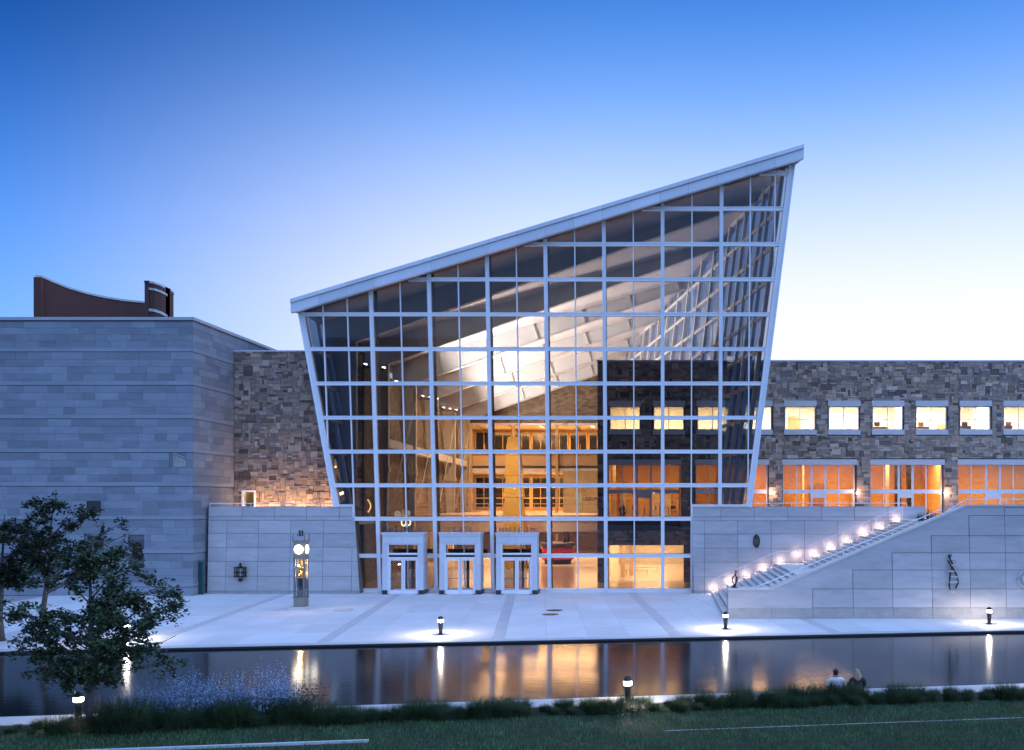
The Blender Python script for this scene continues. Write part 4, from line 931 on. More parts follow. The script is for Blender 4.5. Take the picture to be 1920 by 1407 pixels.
for a in range(4):
    rot = Matrix.Translation((ckx, CYK, 0)) @ Matrix.Rotation(a*math.pi/2, 4, 'Z') @ Matrix.Translation((-ckx, -CYK, 0))
    d = MB(); d.tube([(ckx, CYK-w-.004, 3.42), (ckx, CYK-w-.03, 3.42)], .265, 24); o = d.build('dial', m_dial, ck)
    h_ = MB().tube([(ckx, CYK-w-.04, 3.42), (ckx+.02, CYK-w-.04, 3.60)], .010, 4).tube([(ckx, CYK-w-.04, 3.42), (ckx+.11, CYK-w-.04, 3.37)], .012, 4).tube([(ckx, CYK-w-.035, 3.42), (ckx, CYK-w-.05, 3.42)], .03, 8).build('hands', m_metal_dark, o)
    b = MB(); b.tube([(ckx+.275*math.cos(2*math.pi*i/24), CYK-w-.02, 3.42+.275*math.sin(2*math.pi*i/24)) for i in range(25)], .016, 5); b.build('bezel', m_ck, o)
    o.matrix_basis = rot
rfp = MB().prism([(ckx-w-.02, CYK-w-.02, 3.921), (ckx+w+.02, CYK-w-.02, 3.921), (ckx+w+.02, CYK+w+.02, 3.921), (ckx-w-.02, CYK+w+.02, 3.921)], [(ckx-.18, CYK-.18, 4.16), (ckx+.18, CYK-.18, 4.16), (ckx+.18, CYK+.18, 4.16), (ckx-.18, CYK+.18, 4.16)]).build('roof', M('roof_patina', (.30, .33, .36), .4, .1, 3), ck)
for sx_ in (-1, 1):
    for sy_ in (-1, 1): MB().lathe([(.03, 0), (.035, .3), (.005, .38)], (ckx+sx_*(w+.02), CYK+sy_*(w+.02), 3.921), 8).build('finial', m_ck, ck)
    MB().lathe([(.055, 0), (.06, .30), (.03, .34)], (ckx+sx_*.075, CYK, 4.161), 8).build('chimney', m_metal_dark, ck)
# lit works in the glass case
MB().box(ckx-.2, ckx+.2, CYK+.18, CYK+.2, .74, 2.86).build('case_back', m_metal_dark, ck)
wk = MB(); r_ = random.Random(4)
for k in range(16): wk.ball((ckx+r_.uniform(-.14, .14), CYK+r_.uniform(-.14, .14), 1.85+r_.uniform(0, .55)), r_.uniform(.03, .075), 5)
wk.build('gilt_works', m_ckg, ck)
MB().box(ckx-.2, ckx+.2, CYK-.2, CYK+.2, 1.76, 1.80).build('works_shelf', m_ckg, ck); MB().box(ckx-.12, ckx+.12, CYK-.12, CYK+.12, .722, 1.1).build('pendulum_box', m_ck, ck)
MB().ball((ckx-.1, CYK-.12, 2.5), .055, 6).build('lamp', EM('case_lamp', (1, .75, .4), 12), ck)
point('case_light', (ckx-.02, CYK-.14, 2.62), 40, (1, .55, .2), .03, ck); point('case_light', (ckx+.08, CYK-.16, 2.0), 30, (1, .5, .18), .03, ck)
for a, p in ((0, -1), (1, 1)): point('dial_light', (ckx+(.0 if a == 0 else .75), CYK+(-.75 if a == 0 else 0), 3.42), 8, (1, .9, .7), .2, ck)

# ------------------------------------------------------------------ bollard lamps
m_lens = EM('bollard_lens', (1, .94, .80), 9, True); m_bol = M('bollard_metal', (.05, .047, .043), .4, .15, 6, metal=.4)
def bollard(loc, label, power=95):
    loc = Vector(loc); t = thing('bollard_lamp', label, 'lamp', loc, 'bollard lamps along the canal')
    def L_(name, prof, mat, n=14): return MB().lathe(prof, loc, n).build(name, mat, t, True)
    L_('foot', [(.15, 0), (.15, .02), (.09, .05)], m_bol); L_('post', [(.075, .05), (.085, .10), (.105, .38), (.112, .55), (.10, .57)], m_bol)
    L_('lens', [(.118, .572), (.124, .60), (.124, .68), (.118, .70)], m_lens); L_('lens_core', [(.03, .572), (.03, .60)], m_metal)
    L_('dome', [(.135, .702), (.135, .73), (.11, .79), (.06, .835), (.005, .85)], m_bol)
    point('lens_light', loc+Vector((0, 0, .683)), power, (1, .86, .74), .04, t)
for (X, lab) in ((-23.6, 'dark bollard lamp on the far canal bank, seen through the young tree'), (-10.3, 'dark bollard lamp on the plaza edge in front of the entrance portals'), (2.9, 'dark bollard lamp on the far canal bank before the stair pier'), (16.2, 'dark bollard lamp on the far canal bank below the ring relief')):
    bollard((X, Yfar(X)+2.35, .0), lab, {-23.6: 210, -10.3: 230, 2.9: 210, 16.2: 190}[X])
bollard((PX(1177, 27.15), 27.15, 0), 'dark bollard lamp behind the grasses on the near canal bank, right of centre', 200)
bollard((PX(147, 24.9), 24.9, 0), 'dark bollard lamp beside the young tree trunk on the near bank', 60)
bollard((13.6, Ynear(13.6)-1.15, 0), 'dark bollard lamp on the near bank just beyond the right edge', 220)

# ------------------------------------------------------------------ covers in the paving
for k, (x, y) in enumerate(((1040, 1144.8), (1032, 1152.5))):
    c = GP(x, y); t = thing('manhole_cover', 'dark round manhole cover in the plaza paving, %s of the pair' % ('farther' if k == 0 else 'nearer'), 'manhole', c, 'manhole covers')
    MB().lathe([(.46, .003), (.46, .012)], c, 24).build('cover', m_kerbdark, t); MB().lathe([(.12, .0125), (.12, .02)], c+Vector((.1, 0, 0)), 12).build('lift_plate', m_metal_dark, t)
c = GP(645, 1144); t = thing('floor_ring', 'thin dark ring set flat in the plaza right of the clock tower', 'cover', c)
q = MB(); q.tube([c+Vector((.48*math.cos(2*math.pi*i/28), .48*math.sin(2*math.pi*i/28), .004)) for i in range(29)], .014, 4); q.build('ring', m_kerbdark, t); MB().lathe([(.46, .002), (.46, .005)], c, 28).build('lid', m_pave, t)

# ------------------------------------------------------------------ sculptures on the stair wall
ws = thing('ladder_sculpture', 'twisted bronze ladder sculpture with pale rungs on the stair wall', 'sculpture', P(1783, 1105, 47.3))
def wp(x, y, d=.14): z = wz(y); q = P(x, y, WY+BAT*z); return Vector((q.x, WY+BAT*z-d, z))
la = [wp(1777, 1040), wp(1779, 1050, .3), wp(1786, 1060, .1), wp(1781, 1070), wp(1777.5, 1082, .3), wp(1777.5, 1096, .2), wp(1780, 1105)]
lb_ = [wp(1782, 1040), wp(1776, 1050, .1), wp(1779, 1060, .3), wp(1788, 1071, .2), wp(1794, 1082, .1), wp(1794.5, 1092, .2), wp(1790, 1103)]
MB().tube(la, .045, 7).build('rail', m_bronze, ws, True); MB().tube(lb_, .045, 7).build('rail', m_bronze, ws, True)
for (xa, xb, y) in ((1775, 1792, 1049), (1780, 1792, 1060), (1776, 1791, 1071), (1777, 1793, 1082), (1777, 1793, 1092)): MB().tube([wp(xa, y, .2), wp(xb, y-.6, .2)], .05, 6).build('rung', M('pale_rung', (.55, .55, .56), .4) if y == 1049 else bpy.data.materials['pale_rung'], ws)
MB().box(wp(1782, 1110).x, wp(1790, 1110).x, WY+BAT*wz(1110)-.06, WY+BAT*wz(1110)-.025, wz(1112.5), wz(1108.5)).build('plaque', m_coping, ws)
rs = thing('ring_relief', 'pale round ring relief on the stair wall at the right edge', 'sculpture', P(1920, 1100, 47.3))
cq = wp(1922, 1086, .08); q = MB(); q.tube([cq+Vector((.42*math.sin(2*math.pi*i/24), 0, .42*math.cos(2*math.pi*i/24))) for i in range(25)], .05, 6); q.build('outer_ring', m_coping, rs, True)
q = MB(); q.ball(cq, .22, 8, 1, .35, 1); q.build('boss', m_coping, rs, True); MB().box(cq.x-.28, cq.x-.05, cq.y+.05, cq.y+.08, cq.z-.75, cq.z-.6).build('plaque', m_coping, rs)
bs_ = thing('bird_sculpture', 'slim looping bronze sculpture on the pier at the foot of the stairs', 'sculpture', (PX(1377, 47.8), 47.8, zl+cpz))
def sp_(x, y): return P(x, y, 47.8)
MB().lathe([(.19, 0), (.10, .06), (.06, .17)], (PX(1377, 47.8), 47.8, zl+cpz), 10).build('foot', m_bronze, bs_)
MB().tube([sp_(1377, 1102), sp_(1380, 1092), sp_(1381.5, 1083), sp_(1379, 1078), sp_(1374, 1083), sp_(1372.5, 1090), sp_(1376, 1096), sp_(1371, 1099)], [.06, .05, .06, .05, .04, .035, .03, .02], 7).build('body', m_bronze, bs_, True)
MB().tube([sp_(1379.5, 1079), sp_(1377.8, 1074), sp_(1378.2, 1069.5), sp_(1380, 1069), sp_(1380.6, 1073), sp_(1379.4, 1079)], .022, 6).build('loop', m_bronze, bs_, True)

# ------------------------------------------------------------------ brick drum far behind
bd_ = thing('brick_drum', 'dark brick curved building with sweeping pale rim rising behind the limestone building', 'building', (-62, 102, 0))
pts = [(67, 520, 100), (80, 521, 100.3), (100, 530, 101), (130, 542, 102), (165, 552.5, 103), (200, 560, 103.8), (235, 565.5, 104.4), (272, 569, 104.8)]
def strip(name, pts, zlo, th, mat, parent, cap=None):
    mb = MB(); cb = MB()
    for a, b in zip(pts, pts[1:]):
        A, B_ = P(*a), P(*b); o_ = Vector((0, th, 0)); lo = [(A.x, A.y, zlo), (B_.x, B_.y, zlo), (B_.x, B_.y+th, zlo), (A.x, A.y+th, zlo)]
        mb.prism(lo, [A, B_, B_+o_, A+o_]); e = Vector((0, .12, 0)); u = Vector((0, 0, .22))
        cb.prism([A-e, B_-e, B_+o_+e, A+o_+e], [A-e+u, B_-e+u, B_+o_+e+u, A+o_+e+u])
    mb.build(name, mat, parent)
    if cap: cb.build('rim', cap, parent)
strip('curved_wall', pts, 0, .8, m_brick, bd_, m_lintel)
MB().box(PX(66.5, 99.8), PX(80, 99.8), 99.5, 99.98, 0, PZ(521, 99.8)).build('end_pier', m_brick, bd_)
pts2 = [(279, 531.5, 98), (290, 533, 97.7), (302, 537, 98), (311, 542, 98.6), (317.5, 547, 99.6)]
strip('curved_wing', pts2+[(318.2, 550, 101.5)], 0, .8, m_brick, bd_, m_lintel)
MB().box(PX(271, 97.9), PX(279, 97.9), 97.9, 98.9, 0, PZ(530.5, 97.9)).box(PX(270.5, 97.8), PX(279.5, 97.8), 97.75, 99.0, PZ(530.4, 97.9), PZ(527, 97.9)).build('fin', m_brick, bd_)
for (dy0, dy1) in ((8, 12), (47, 52)):
    mb = MB()
    for a, b in zip(pts2, pts2[1:]):
        A0, B0, A1, B1 = P(a[0], a[1]+dy1, a[2]-.1), P(b[0], b[1]+dy1, b[2]-.1), P(a[0], a[1]+dy0, a[2]-.1), P(b[0], b[1]+dy0, b[2]-.1); e = Vector((0, .09, 0)); mb.prism([A0, B0, B0+e, A0+e], [A1, B1, B1+e, A1+e])
    mb.build('pale_band', m_lintel, bd_)

# ------------------------------------------------------------------ furniture seen through the glass
m_chair = M('chair_wood', (.09, .05, .025), .5, .1, 4); m_bench = M('bench_wood', (.42, .27, .13), .5, .1, 4)
def chair(loc, rot, label):
    t = thing('chair', label, 'chair', (0, 0, 0), 'chairs on the upper floor of the wing')
    MB().box(-.22, .22, -.22, .22, .43, .47).build('seat', m_chair, t); MB().box(-.22, .22, .19, .22, .62, .88).build('backrest', m_chair, t)
    for a in (-1, 1):
        for b in (-1, 1): MB().tube([(a*.2, b*.2, 0), (a*.2, b*.2, .43 if b < 0 else .88)], .02, 5).build('leg', m_chair, t)
    t.location = loc; t.rotation_euler = (0, 0, rot)
def table(loc, label):
    t = thing('table', label, 'table', (0, 0, 0), 'tables on the upper floor of the wing')
    MB().lathe([(.42, .70), (.42, .74)], (0, 0, 0), 16).build('top', m_bench, t); MB().tube([(0, 0, .03), (0, 0, .70)], .035, 6).build('leg', m_metal_dark, t); MB().lathe([(.25, 0), (.22, .03)], (0, 0, 0), 12).build('base', m_metal_dark, t); t.location = loc
for k, (x, y, r__) in enumerate(((-2.35, 72.2, 1.2), (-.95, 72.6, -1.3), (-.15, 72.0, .6), (.75, 72.6, 2.6))): chair((x, y, 4.952), r__, 'dark chair in the upper room of the stone wing, %s from the left' % ['first', 'second', 'third', 'fourth'][k])
for k, (x, y) in enumerate(((-1.65, 72.4), (.3, 72.9))): table((x, y, 4.952), '%s round cafe table in the upper room of the stone wing' % ['left', 'right'][k])
pt_ = thing('potted_plant', 'dark potted plant in the upper room of the stone wing', 'plant', (-3.35, 72.0, 4.952))
MB().lathe([(.18, 0), (.25, .4), (.23, .4)], (-3.35, 72.0, 4.952), 12).build('pot', m_metal_dark, pt_)
r_ = random.Random(9); q = MB()
for k in range(60):
    a, e, l = r_.uniform(0, 6.28), r_.uniform(.2, 1.4), r_.uniform(.4, .8); d = Vector((math.cos(a)*math.cos(e), math.sin(a)*math.cos(e), math.sin(e)))*l; b = Vector((-3.35, 72.0, 5.35)); n_ = d.cross(Vector((0, 0, 1))).normalized()*.05
    i = len(q.v); q.v += [tuple(b), tuple(b+d*.6+n_), tuple(b+d), tuple(b+d*.6-n_)]; q.f.append((i, i+1, i+2, i+3))
q.build('leaves', M('indoor_leaf', (.03, .05, .02), .6), pt_)
for k, (x, y) in enumerate(((-2.4, 76.5), (-1.6, 79.5))):
    t = thing('bench', '%s long wooden bench in the bright ground floor hall' % ['nearer', 'farther'][k], 'bench', (x, y, 0.02), 'benches in the ground floor hall')
    MB().box(x-1.0, x+1.0, y-.22, y+.22, .40, .46).build('seat', m_bench, t)
    for s in (-.9, .86): MB().box(x+s, x+s+.05, y-.2, y+.2, .02, .40).build('leg', m_bench, t)
m_desk = M('desk_wood', (.16, .09, .04), .5, .1, 3)
ordd = ['second', 'third', 'fourth', 'fifth', 'sixth']
for k, j in enumerate((5, 6, 7, 8, 9)):
    if k == 0: continue
    x = wnx[j]; t = thing('desk', 'brown desk and monitor seen low in the %s small window right of the glass hall' % ordd[k-1], 'desk', (x+1, 71.4, 10.75), 'desks in the offices')
    MB().box(x+.1, x+1.75-.1*k, 71.2, 71.9, 11.9, 12.02+.03*k).build('top', m_desk, t); MB().box(x+.12, x+.22, 71.25, 71.85, 10.76, 11.9).build('leg', m_desk, t); MB().box(x+1.2, x+1.3, 71.25, 71.85, 10.76, 11.9).build('leg', m_desk, t)
    MB().box(x+.5+.1*k, x+.95+.1*k, 71.5, 71.56, 12.12, 12.45).box(x+.68+.1*k, x+.76+.1*k, 71.5, 71.56, 12.02, 12.12).build('monitor', m_desk if k % 2 else m_bench, t)

# ------------------------------------------------------------------ plants
def leafmesh(cent, size, r, droop=0.0):
    """numpy quads, each folded along its rib, at every centre"""
    n = len(cent); c = np.array(cent); th = r.uniform(0, 2*np.pi, n); el = r.normal(-.15-droop, .45, n); s = size*r.uniform(.6, 1.25, n)
    d = np.stack([np.cos(th)*np.cos(el), np.sin(th)*np.cos(el), np.sin(el)], 1); up = np.array([0, 0, 1.0])
    sd = np.cross(d, up); sd /= np.linalg.norm(sd, axis=1)[:, None]+1e-6; roll = r.normal(0, .5, n); nn = np.cross(sd, d); sd = sd*np.cos(roll)[:, None]+nn*np.sin(roll)[:, None]; nn = np.cross(sd, d)
    L_ = s[:, None]; a = c-d*L_*.5; b = c+d*L_*.5-nn*L_*.1; m1 = c+sd*L_*.34-nn*L_*.08; m2 = c-sd*L_*.34-nn*L_*.08
    V = np.stack([a, m1, b, m2], 1).reshape(-1, 3); i = np.arange(n)*4
    Fc = np.concatenate([np.stack([i, i+1, i+2], 1), np.stack([i, i+2, i+3], 1)])
    return V, Fc
def np_obj(name, V, Fc, mat, parent=None):
    me = bpy.data.meshes.new(name); k = Fc.shape[1]
    me.vertices.add(len(V)); me.vertices.foreach_set('co', V.astype(np.float32).ravel()); me.loops.add(Fc.size); me.loops.foreach_set('vertex_index', Fc.astype(np.int32).ravel())
    me.polygons.add(len(Fc)); me.polygons.foreach_set('loop_start', np.arange(0, Fc.size, k, dtype=np.int32)); me.polygons.foreach_set('loop_total', np.full(len(Fc), k, dtype=np.int32))
    me.update(calc_edges=True); me.validate(); me.materials.append(mat)
    return link(bpy.data.objects.new(name, me), parent)
m_leaf = M('tree_leaf', (.045, .075, .030), .5, .35, 1.5, rnd=.45, spec=.3); m_leaf2 = M('tree_leaf_dark', (.022, .036, .016), .55, .35, 1.5, rnd=.4, spec=.25)
m_bark = M('bark', (.10, .085, .075), .9, .3, 8)
def tree(label, base, top, trunk_r, cc, rad, nl, size, seed, mat, extra=(), lean=(0, 0), droop=0.0, nlimb=15):
    base = Vector(base); r = np.random.default_rng(seed); t = thing('young_tree', label, 'tree', base); tops = Vector((base.x+lean[0], base.y+lean[1], top))
    tp = [base]+[base.lerp(tops, f)+Vector((r.normal(0, .04), r.normal(0, .04), 0)) for f in (.2, .4, .6, .8)]+[tops]
    MB().tube(tp, [trunk_r*1.25, trunk_r, trunk_r*.85, trunk_r*.6, trunk_r*.4, trunk_r*.15], 8).build('trunk', m_bark, t, True)
    cc = Vector(cc); pts = []; limbs = MB(); targets = []
    for k in range(nlimb):
        u = r.normal(size=3); u[2] = u[2]*.9+.1; u /= np.linalg.norm(u); rr = r.uniform(.75, 1.0); targets.append(cc+Vector((u[0]*rad[0], u[1]*rad[1], u[2]*rad[2]))*rr)
    targets += [Vector(e) for e in extra]
    for q in targets:
        dh = math.hypot(q.x-base.x, q.y-base.y); z0 = max(base.z+.28*(top-base.z), min(q.z-.55*dh, top-.3)); f = (z0-base.z)/(top-base.z)
        a = base.lerp(tops, f); m1 = a.lerp(q, .45)+Vector((r.normal(0, .12), r.normal(0, .12), r.normal(.08, .08))); 
        limbs.tube([a, m1, q], [trunk_r*.34, trunk_r*.22, .008], 5)
        for s in range(9):
            f2 = r.uniform(.25, 1.0); b = (a.lerp(m1, f2*2) if f2 < .5 else m1.lerp(q, f2*2-1)); d = Vector(r.normal(size=3)); d.z = d.z*.5+.05; d.normalize(); ln = r.uniform(.25, .62)*min(1, rad[0]/1.6); e = b+d*ln
            limbs.tube([b, b.lerp(e, .5)+Vector((0, 0, r.normal(0, .04))), e], [.016, .01, .004], 4)
            kk = max(3, int(nl/(len(targets)*9)))
            for j in range(kk): f3 = r.uniform(.15, 1.1); pts.append(b.lerp(e, f3)+Vector(r.normal(0, .075, 3)))
    limbs.build('branches', m_bark, t)
    V, Fc = leafmesh([tuple(p) for p in pts], size, r, droop); np_obj('crown', V, Fc, mat, t)
    return t
YA = 24.0
tree('young tree with broad leaves and slim trunk on the near bank at the left', (PX(166, YA), YA, -.03), 5.15, .075, P(150, 1160, YA), (2.15, 1.7, 1.75), 14500, .118, 3, m_leaf,
     [P(x, y, YA+d) for x, y, d in ((338, 1108, .2), (345, 1128, -.3), (330, 1192, .1), (318, 1245, -.4), (300, 1100, .5), (285, 1215, .3), (40, 1260, 0), (10, 1200, .5), (230, 1030, .2), (270, 1060, -.2), (60, 1090, -.4), (305, 1160, -.1), (110, 1285, .3), (200, 1275, -.5), (20, 1130, .3), (250, 1130, .6))], (.15, 0), .1, 26)
YBt = 39.0
tree('dark tree with spreading crown on the far bank behind the young tree', (PX(78, YBt), YBt, 0), PZ(950, YBt), .11, P(110, 1010, YBt), (2.9, 2.2, 1.6), 10500, .135, 5, m_leaf2, [P(x, y, YBt) for x, y in ((262, 990), (240, 975), (225, 1030), (268, 1010), (190, 955), (50, 945), (105, 942), (150, 985))], (.5, 0), 0, 22)
YCt = 39.6
tree('dark tree at the left edge on the far bank, cut by the frame', (PX(4, YCt), YCt, 0), PZ(965, YCt), .10, P(8, 1040, YCt), (1.9, 1.8, 1.5), 10000, .135, 8, m_leaf2, (), (.1, 0), 0, 16)

# grasses ------------------------------------------------------------
def blades(n, r, base_r, h, spread, width, seg=3):
    ang = r.uniform(0, 2*np.pi, n); rad = base_r*np.sqrt(r.uniform(0, 1, n)); b = np.stack([rad*np.cos(ang), rad*np.sin(ang), np.zeros(n)], 1)
    a2 = ang+r.normal(0, .9, n); out = np.abs(r.normal(0, spread, n)); H = h*r.uniform(.55, 1.1, n); V = []
    for k in range(seg+1):
        f = k/seg; p = b+np.stack([np.cos(a2)*out*f**1.8, np.sin(a2)*out*f**1.8, H*(f-.28*f*f*(out/(spread+1e-6)))], 1); w = width*(1-f*.92); sd = np.stack([-np.sin(a2+.7), np.cos(a2+.7), np.zeros(n)], 1)*w
        V += [p-sd, p+sd]
    V = np.stack(V, 1); m = V.shape[1]; i = np.arange(n)*m; Fc = np.concatenate([np.stack([i+2*k, i+2*k+1, i+2*k+3, i+2*k+2], 1) for k in range(seg)])
    return V.reshape(-1, 3), Fc
def mesh_np(name, V, Fc, mat):
    o = np_obj(name, V, Fc, mat); me = o.data; bpy.data.objects.remove(o); return me
m_grass = M('fountain_grass', (.040, .070, .026), .6, .4, 3, rnd=.4, spec=.2); m_lawn = M('lawn_blade', (.10, .185, .072), .65, .5, 1.0, rnd=.65, spec=.15)
m_sage = M('sage_flower', (.34, .47, .66), .7, .2, 4, rnd=.25); m_sageleaf = M('sage_leaf', (.06, .08, .06), .7, .2, 4, rnd=.25)
gr_ = np.random.default_rng(12)
variants = [mesh_np('grass_blades', *blades(950, gr_, .34, .62, .46, .007), m_grass) for _ in range(5)]
ypos = []; X = -19.5; k = 0
while X < 11.8:
    for row in (0, 1):
        xx = X+row*.33+gr_.uniform(-.12, .12); yy = Ynear(xx)-1.40-.62*(1-row)+gr_.uniform(-.12, .12); ypos.append((xx, yy, row))
    X += .60; k += 1
placed = []
for (xx, yy, row) in ypos:
    s = gr_.choice([.42, .55, .62, .75, .85, 1.0])*gr_.uniform(.9, 1.1)*(.92 if row else 1.0)
    pxx = CX+xx*F/yy
    if pxx < 60: s *= .45
    if 1490 < pxx < 1600 and row: s = 1.05
    if 210 < pxx < 640: s *= 1.45
    placed.append((xx, yy, s, row, pxx))
for row in (0, 1):
    rr = sorted([q for q in placed if q[3] == row])
    for i, (xx, yy, s, _, pxx) in enumerate(rr):
        o = bpy.data.objects.new('grass_clump', variants[i % 5]); COL.objects.link(o); o.location = (xx, yy, -.03); o.rotation_euler = (0, 0, gr_.uniform(0, 6)); o.scale = (s, s, s*gr_.uniform(.9, 1.1))
        side = 'lawn side' if row == 0 else 'canal side'
        zone = 'left of the young tree' if pxx < 175 else 'below the blue sage' if pxx < 560 else 'between shrub and picture centre' if pxx < 900 else 'left of the near bollard' if pxx < 1177 else 'right of the near bollard' if pxx < 1480 else 'in front of the seated couple' if pxx < 1650 else 'right of the seated couple'
        if row and s > 1.0 and 1490 < pxx < 1600: zone = 'tallest, close to the person in white'
        tag(o, 'green grass clump, %s of the border, %s' % (side, zone), 'plant', 'border grasses, %s, %s' % (side, zone))
# blue flowering sage
def sage(r):
    V1, F1 = blades(90, r, .25, 1.0, .22, .006); V2, F2 = [], []
    n = 90; VV = V1.reshape(n, -1, 3); tips = []
    for i in range(n):
        for f in np.linspace(.35, 1, 26): k = f*3; a = int(min(2, k)); p = VV[i, 2*a]*(1-(k-a))+VV[i, 2*a+2]*(k-a); tips.append(p+r.normal(0, .012, 3))
    Vt, Ft = leafmesh(tips, .026, r); return (V1, F1), (Vt, Ft)
sg = [sage(gr_) for _ in range(3)]; sgm = [(mesh_np('stems', *a, m_sageleaf), mesh_np('flower_spikes', *b, m_sage)) for a, b in sg]
sx_ = [(262, 1.0), (292, 1.05), (318, 1.1), (345, 1.22), (372, 1.15), (402, 1.1), (432, 1.12), (465, 1.2), (498, 1.3), (520, 1.25), (541, 1.05), (230, .75)]
for i, (x, s) in enumerate(sorted(sx_)):
    Y = Ynear(PX(x, 25.5))-1.22+gr_.uniform(-.15, .15); loc = (PX(x, Y), Y, -.03); t = thing('blue_sage', 'pale blue flowering sage bush in the border right of the young tree', 'plant', (0, 0, 0), 'blue sage in the border')
    for nm_, me in zip(('stems', 'flower_spikes'), sgm[i % 3]): o = bpy.data.objects.new(nm_, me); COL.objects.link(o); o.parent = t
    t.location = loc; t.scale = (s*1.15, s*1.15, s*1.25); t.rotation_euler = (0, 0, gr_.uniform(0, 6))
bsx = thing('leafy_shrub', 'small leafy shrub at the right end of the blue sage', 'plant', (PX(575, 25.6), 25.6, 0))
r_ = np.random.default_rng(4); V, Fc = leafmesh(np.array([PX(575, 25.6), 25.6, .55])+r_.normal(0, 1, (260, 3))*np.array([.26, .2, .2]), .09, r_); np_obj('leaves', V, Fc, m_leaf, bsx)
q = MB()
for k in range(9): q.tube([(PX(575, 25.6), 25.6, 0), (PX(575, 25.6)+r_.normal(0, .2), 25.6+r_.normal(0, .15), .65)], .008, 4)
q.build('stems', m_bark, bsx)
# lawn: real blades over what the picture shows
r_ = np.random.default_rng(2); n = 120000; X = r_.uniform(-18, 11.5, n); Y = r_.uniform(20.6, 28.2, n); keep = (Y < 28.4+ME*X-2.25) & (Y > 20.6); px_ = CX+X*F/Y; keep &= (px_ > -30) & (px_ < 1960); X, Y = X[keep], Y[keep]; n = len(X)
kl = 24.05+.1476*X                                 # buried kerb line
H = r_.uniform(.03, .12, n)*(1+.3*np.sin(X*1.7+Y*2.3)); a = r_.uniform(0, 6.28, n); ln = r_.uniform(.01, .05, n)
nearK = (np.abs(Y-kl) < .07) & ((X < -7.4) | (r_.uniform(0, 1, n) < .08)); H = np.where(nearK, .004, H)
B = np.stack([X, Y, np.full(n, -.035)], 1); sd = np.stack([np.cos(a), np.sin(a), np.zeros(n)], 1)*.006; tip = B+np.stack([np.cos(a+1.3)*ln, np.sin(a+1.3)*ln, H], 1)
V = np.stack([B-sd, B+sd, tip], 1).reshape(-1, 3); i = np.arange(n)*3; stuff(np_obj('lawn_grass', V, np.stack([i, i+1, i+2], 1), m_lawn))
ke = MB(); x = -18.0
while x < 12:
    zt = .035 if x < -8.2 else (-.034 if x < -1 else -.024); wd = .05 if x < -8.2 else -.01
    ke.hexa([(x+.01, 24.05+.1476*x-wd, -.05), (x+1.49, 24.05+.1476*(x+1.49)-wd, -.05), (x+1.49, 24.05+.1476*(x+1.49)+.05, -.05), (x+.01, 24.05+.1476*x+.05, -.05), (x+.01, 24.05+.1476*x-wd, zt), (x+1.49, 24.05+.1476*(x+1.49)-wd, zt), (x+1.49, 24.05+.1476*(x+1.49)+.05, zt), (x+.01, 24.05+.1476*x+.05, zt)]); x += 1.5
struct(ke.build('lawn_kerb', m_coping))
# plants at the head of the stairs
m_spike = M('agave_leaf', (.05, .07, .05), .6, .2, 3)
for k, (x, y, Y, s) in enumerate(((1726, 972, 56, .8), (1742, 966, 55, 1.1), (1757, 961, 54, 1.0))):
    c = Vector((PX(x, Y), Y, 4.95)); t = thing('spiky_plant', 'dark spiky plant at the head of the stairs, %s of three' % ['left', 'middle', 'right'][k], 'plant', c, 'plants at the head of the stairs')
    V, Fc = blades(70, gr_, .15, .75*s, .32, .022); np_obj('leaves', V+np.array(c), Fc, m_spike, t); MB().lathe([(.22, 0), (.28, .12)], c, 10).build('root_collar', m_mortar, t)
# wood on the slope behind the camera, mirrored in the glass
r_ = np.random.default_rng(6); C_ = []
for k in range(60):
    x = -95+190*k/59+r_.normal(0, 2); hgt = r_.uniform(9.5, 13.5); c = np.array([x, -46+r_.normal(0, 4), hgt*.55]); C_.append(c+r_.normal(0, 1, (420, 3))*np.array([2.2, 1.5, hgt*.2]))
V, Fc = leafmesh(np.concatenate(C_), .9, r_); stuff(np_obj('wood', V, Fc, m_leaf2))

# ------------------------------------------------------------------ the couple on the coping
def skin_body(name, verts, edges, radii, mat, parent, sub=2):
    me = bpy.data.meshes.new(name); me.from_pydata(verts, edges, []); o = bpy.data.objects.new(name, me); COL.objects.link(o)
    mod = o.modifiers.new('skin', 'SKIN'); mod.use_smooth_shade = True
    me.skin_vertices[0].data[0].use_root = True
    for v, r in zip(me.skin_vertices[0].data, radii): v.radius = (r, r) if not isinstance(r, tuple) else r
    s = o.modifiers.new('sub', 'SUBSURF'); s.levels = sub; s.render_levels = sub
    dg = bpy.context.evaluated_depsgraph_get(); m2 = bpy.data.meshes.new_from_object(o.evaluated_get(dg)); bpy.data.objects.remove(o); bpy.data.meshes.remove(me)
    m2.name = name; m2.materials.clear(); m2.materials.append(mat); return link(bpy.data.objects.new(name, m2), parent)
m_skin = M('skin', (.42, .26, .18), .6, .05, 5); m_shirt = M('white_shirt', (.72, .72, .74), .8, .05, 5); m_dark = M('dark_top', (.02, .02, .024), .8, .1, 5); m_trou = M('dark_trousers', (.03, .032, .045), .85, .1, 5)
m_hair1 = M('dark_hair', (.018, .013, .010), .6, .3, 30); m_hair2 = M('fair_hair', (.36, .25, .17), .6, .3, 25, stretch=(4, 4, 1))
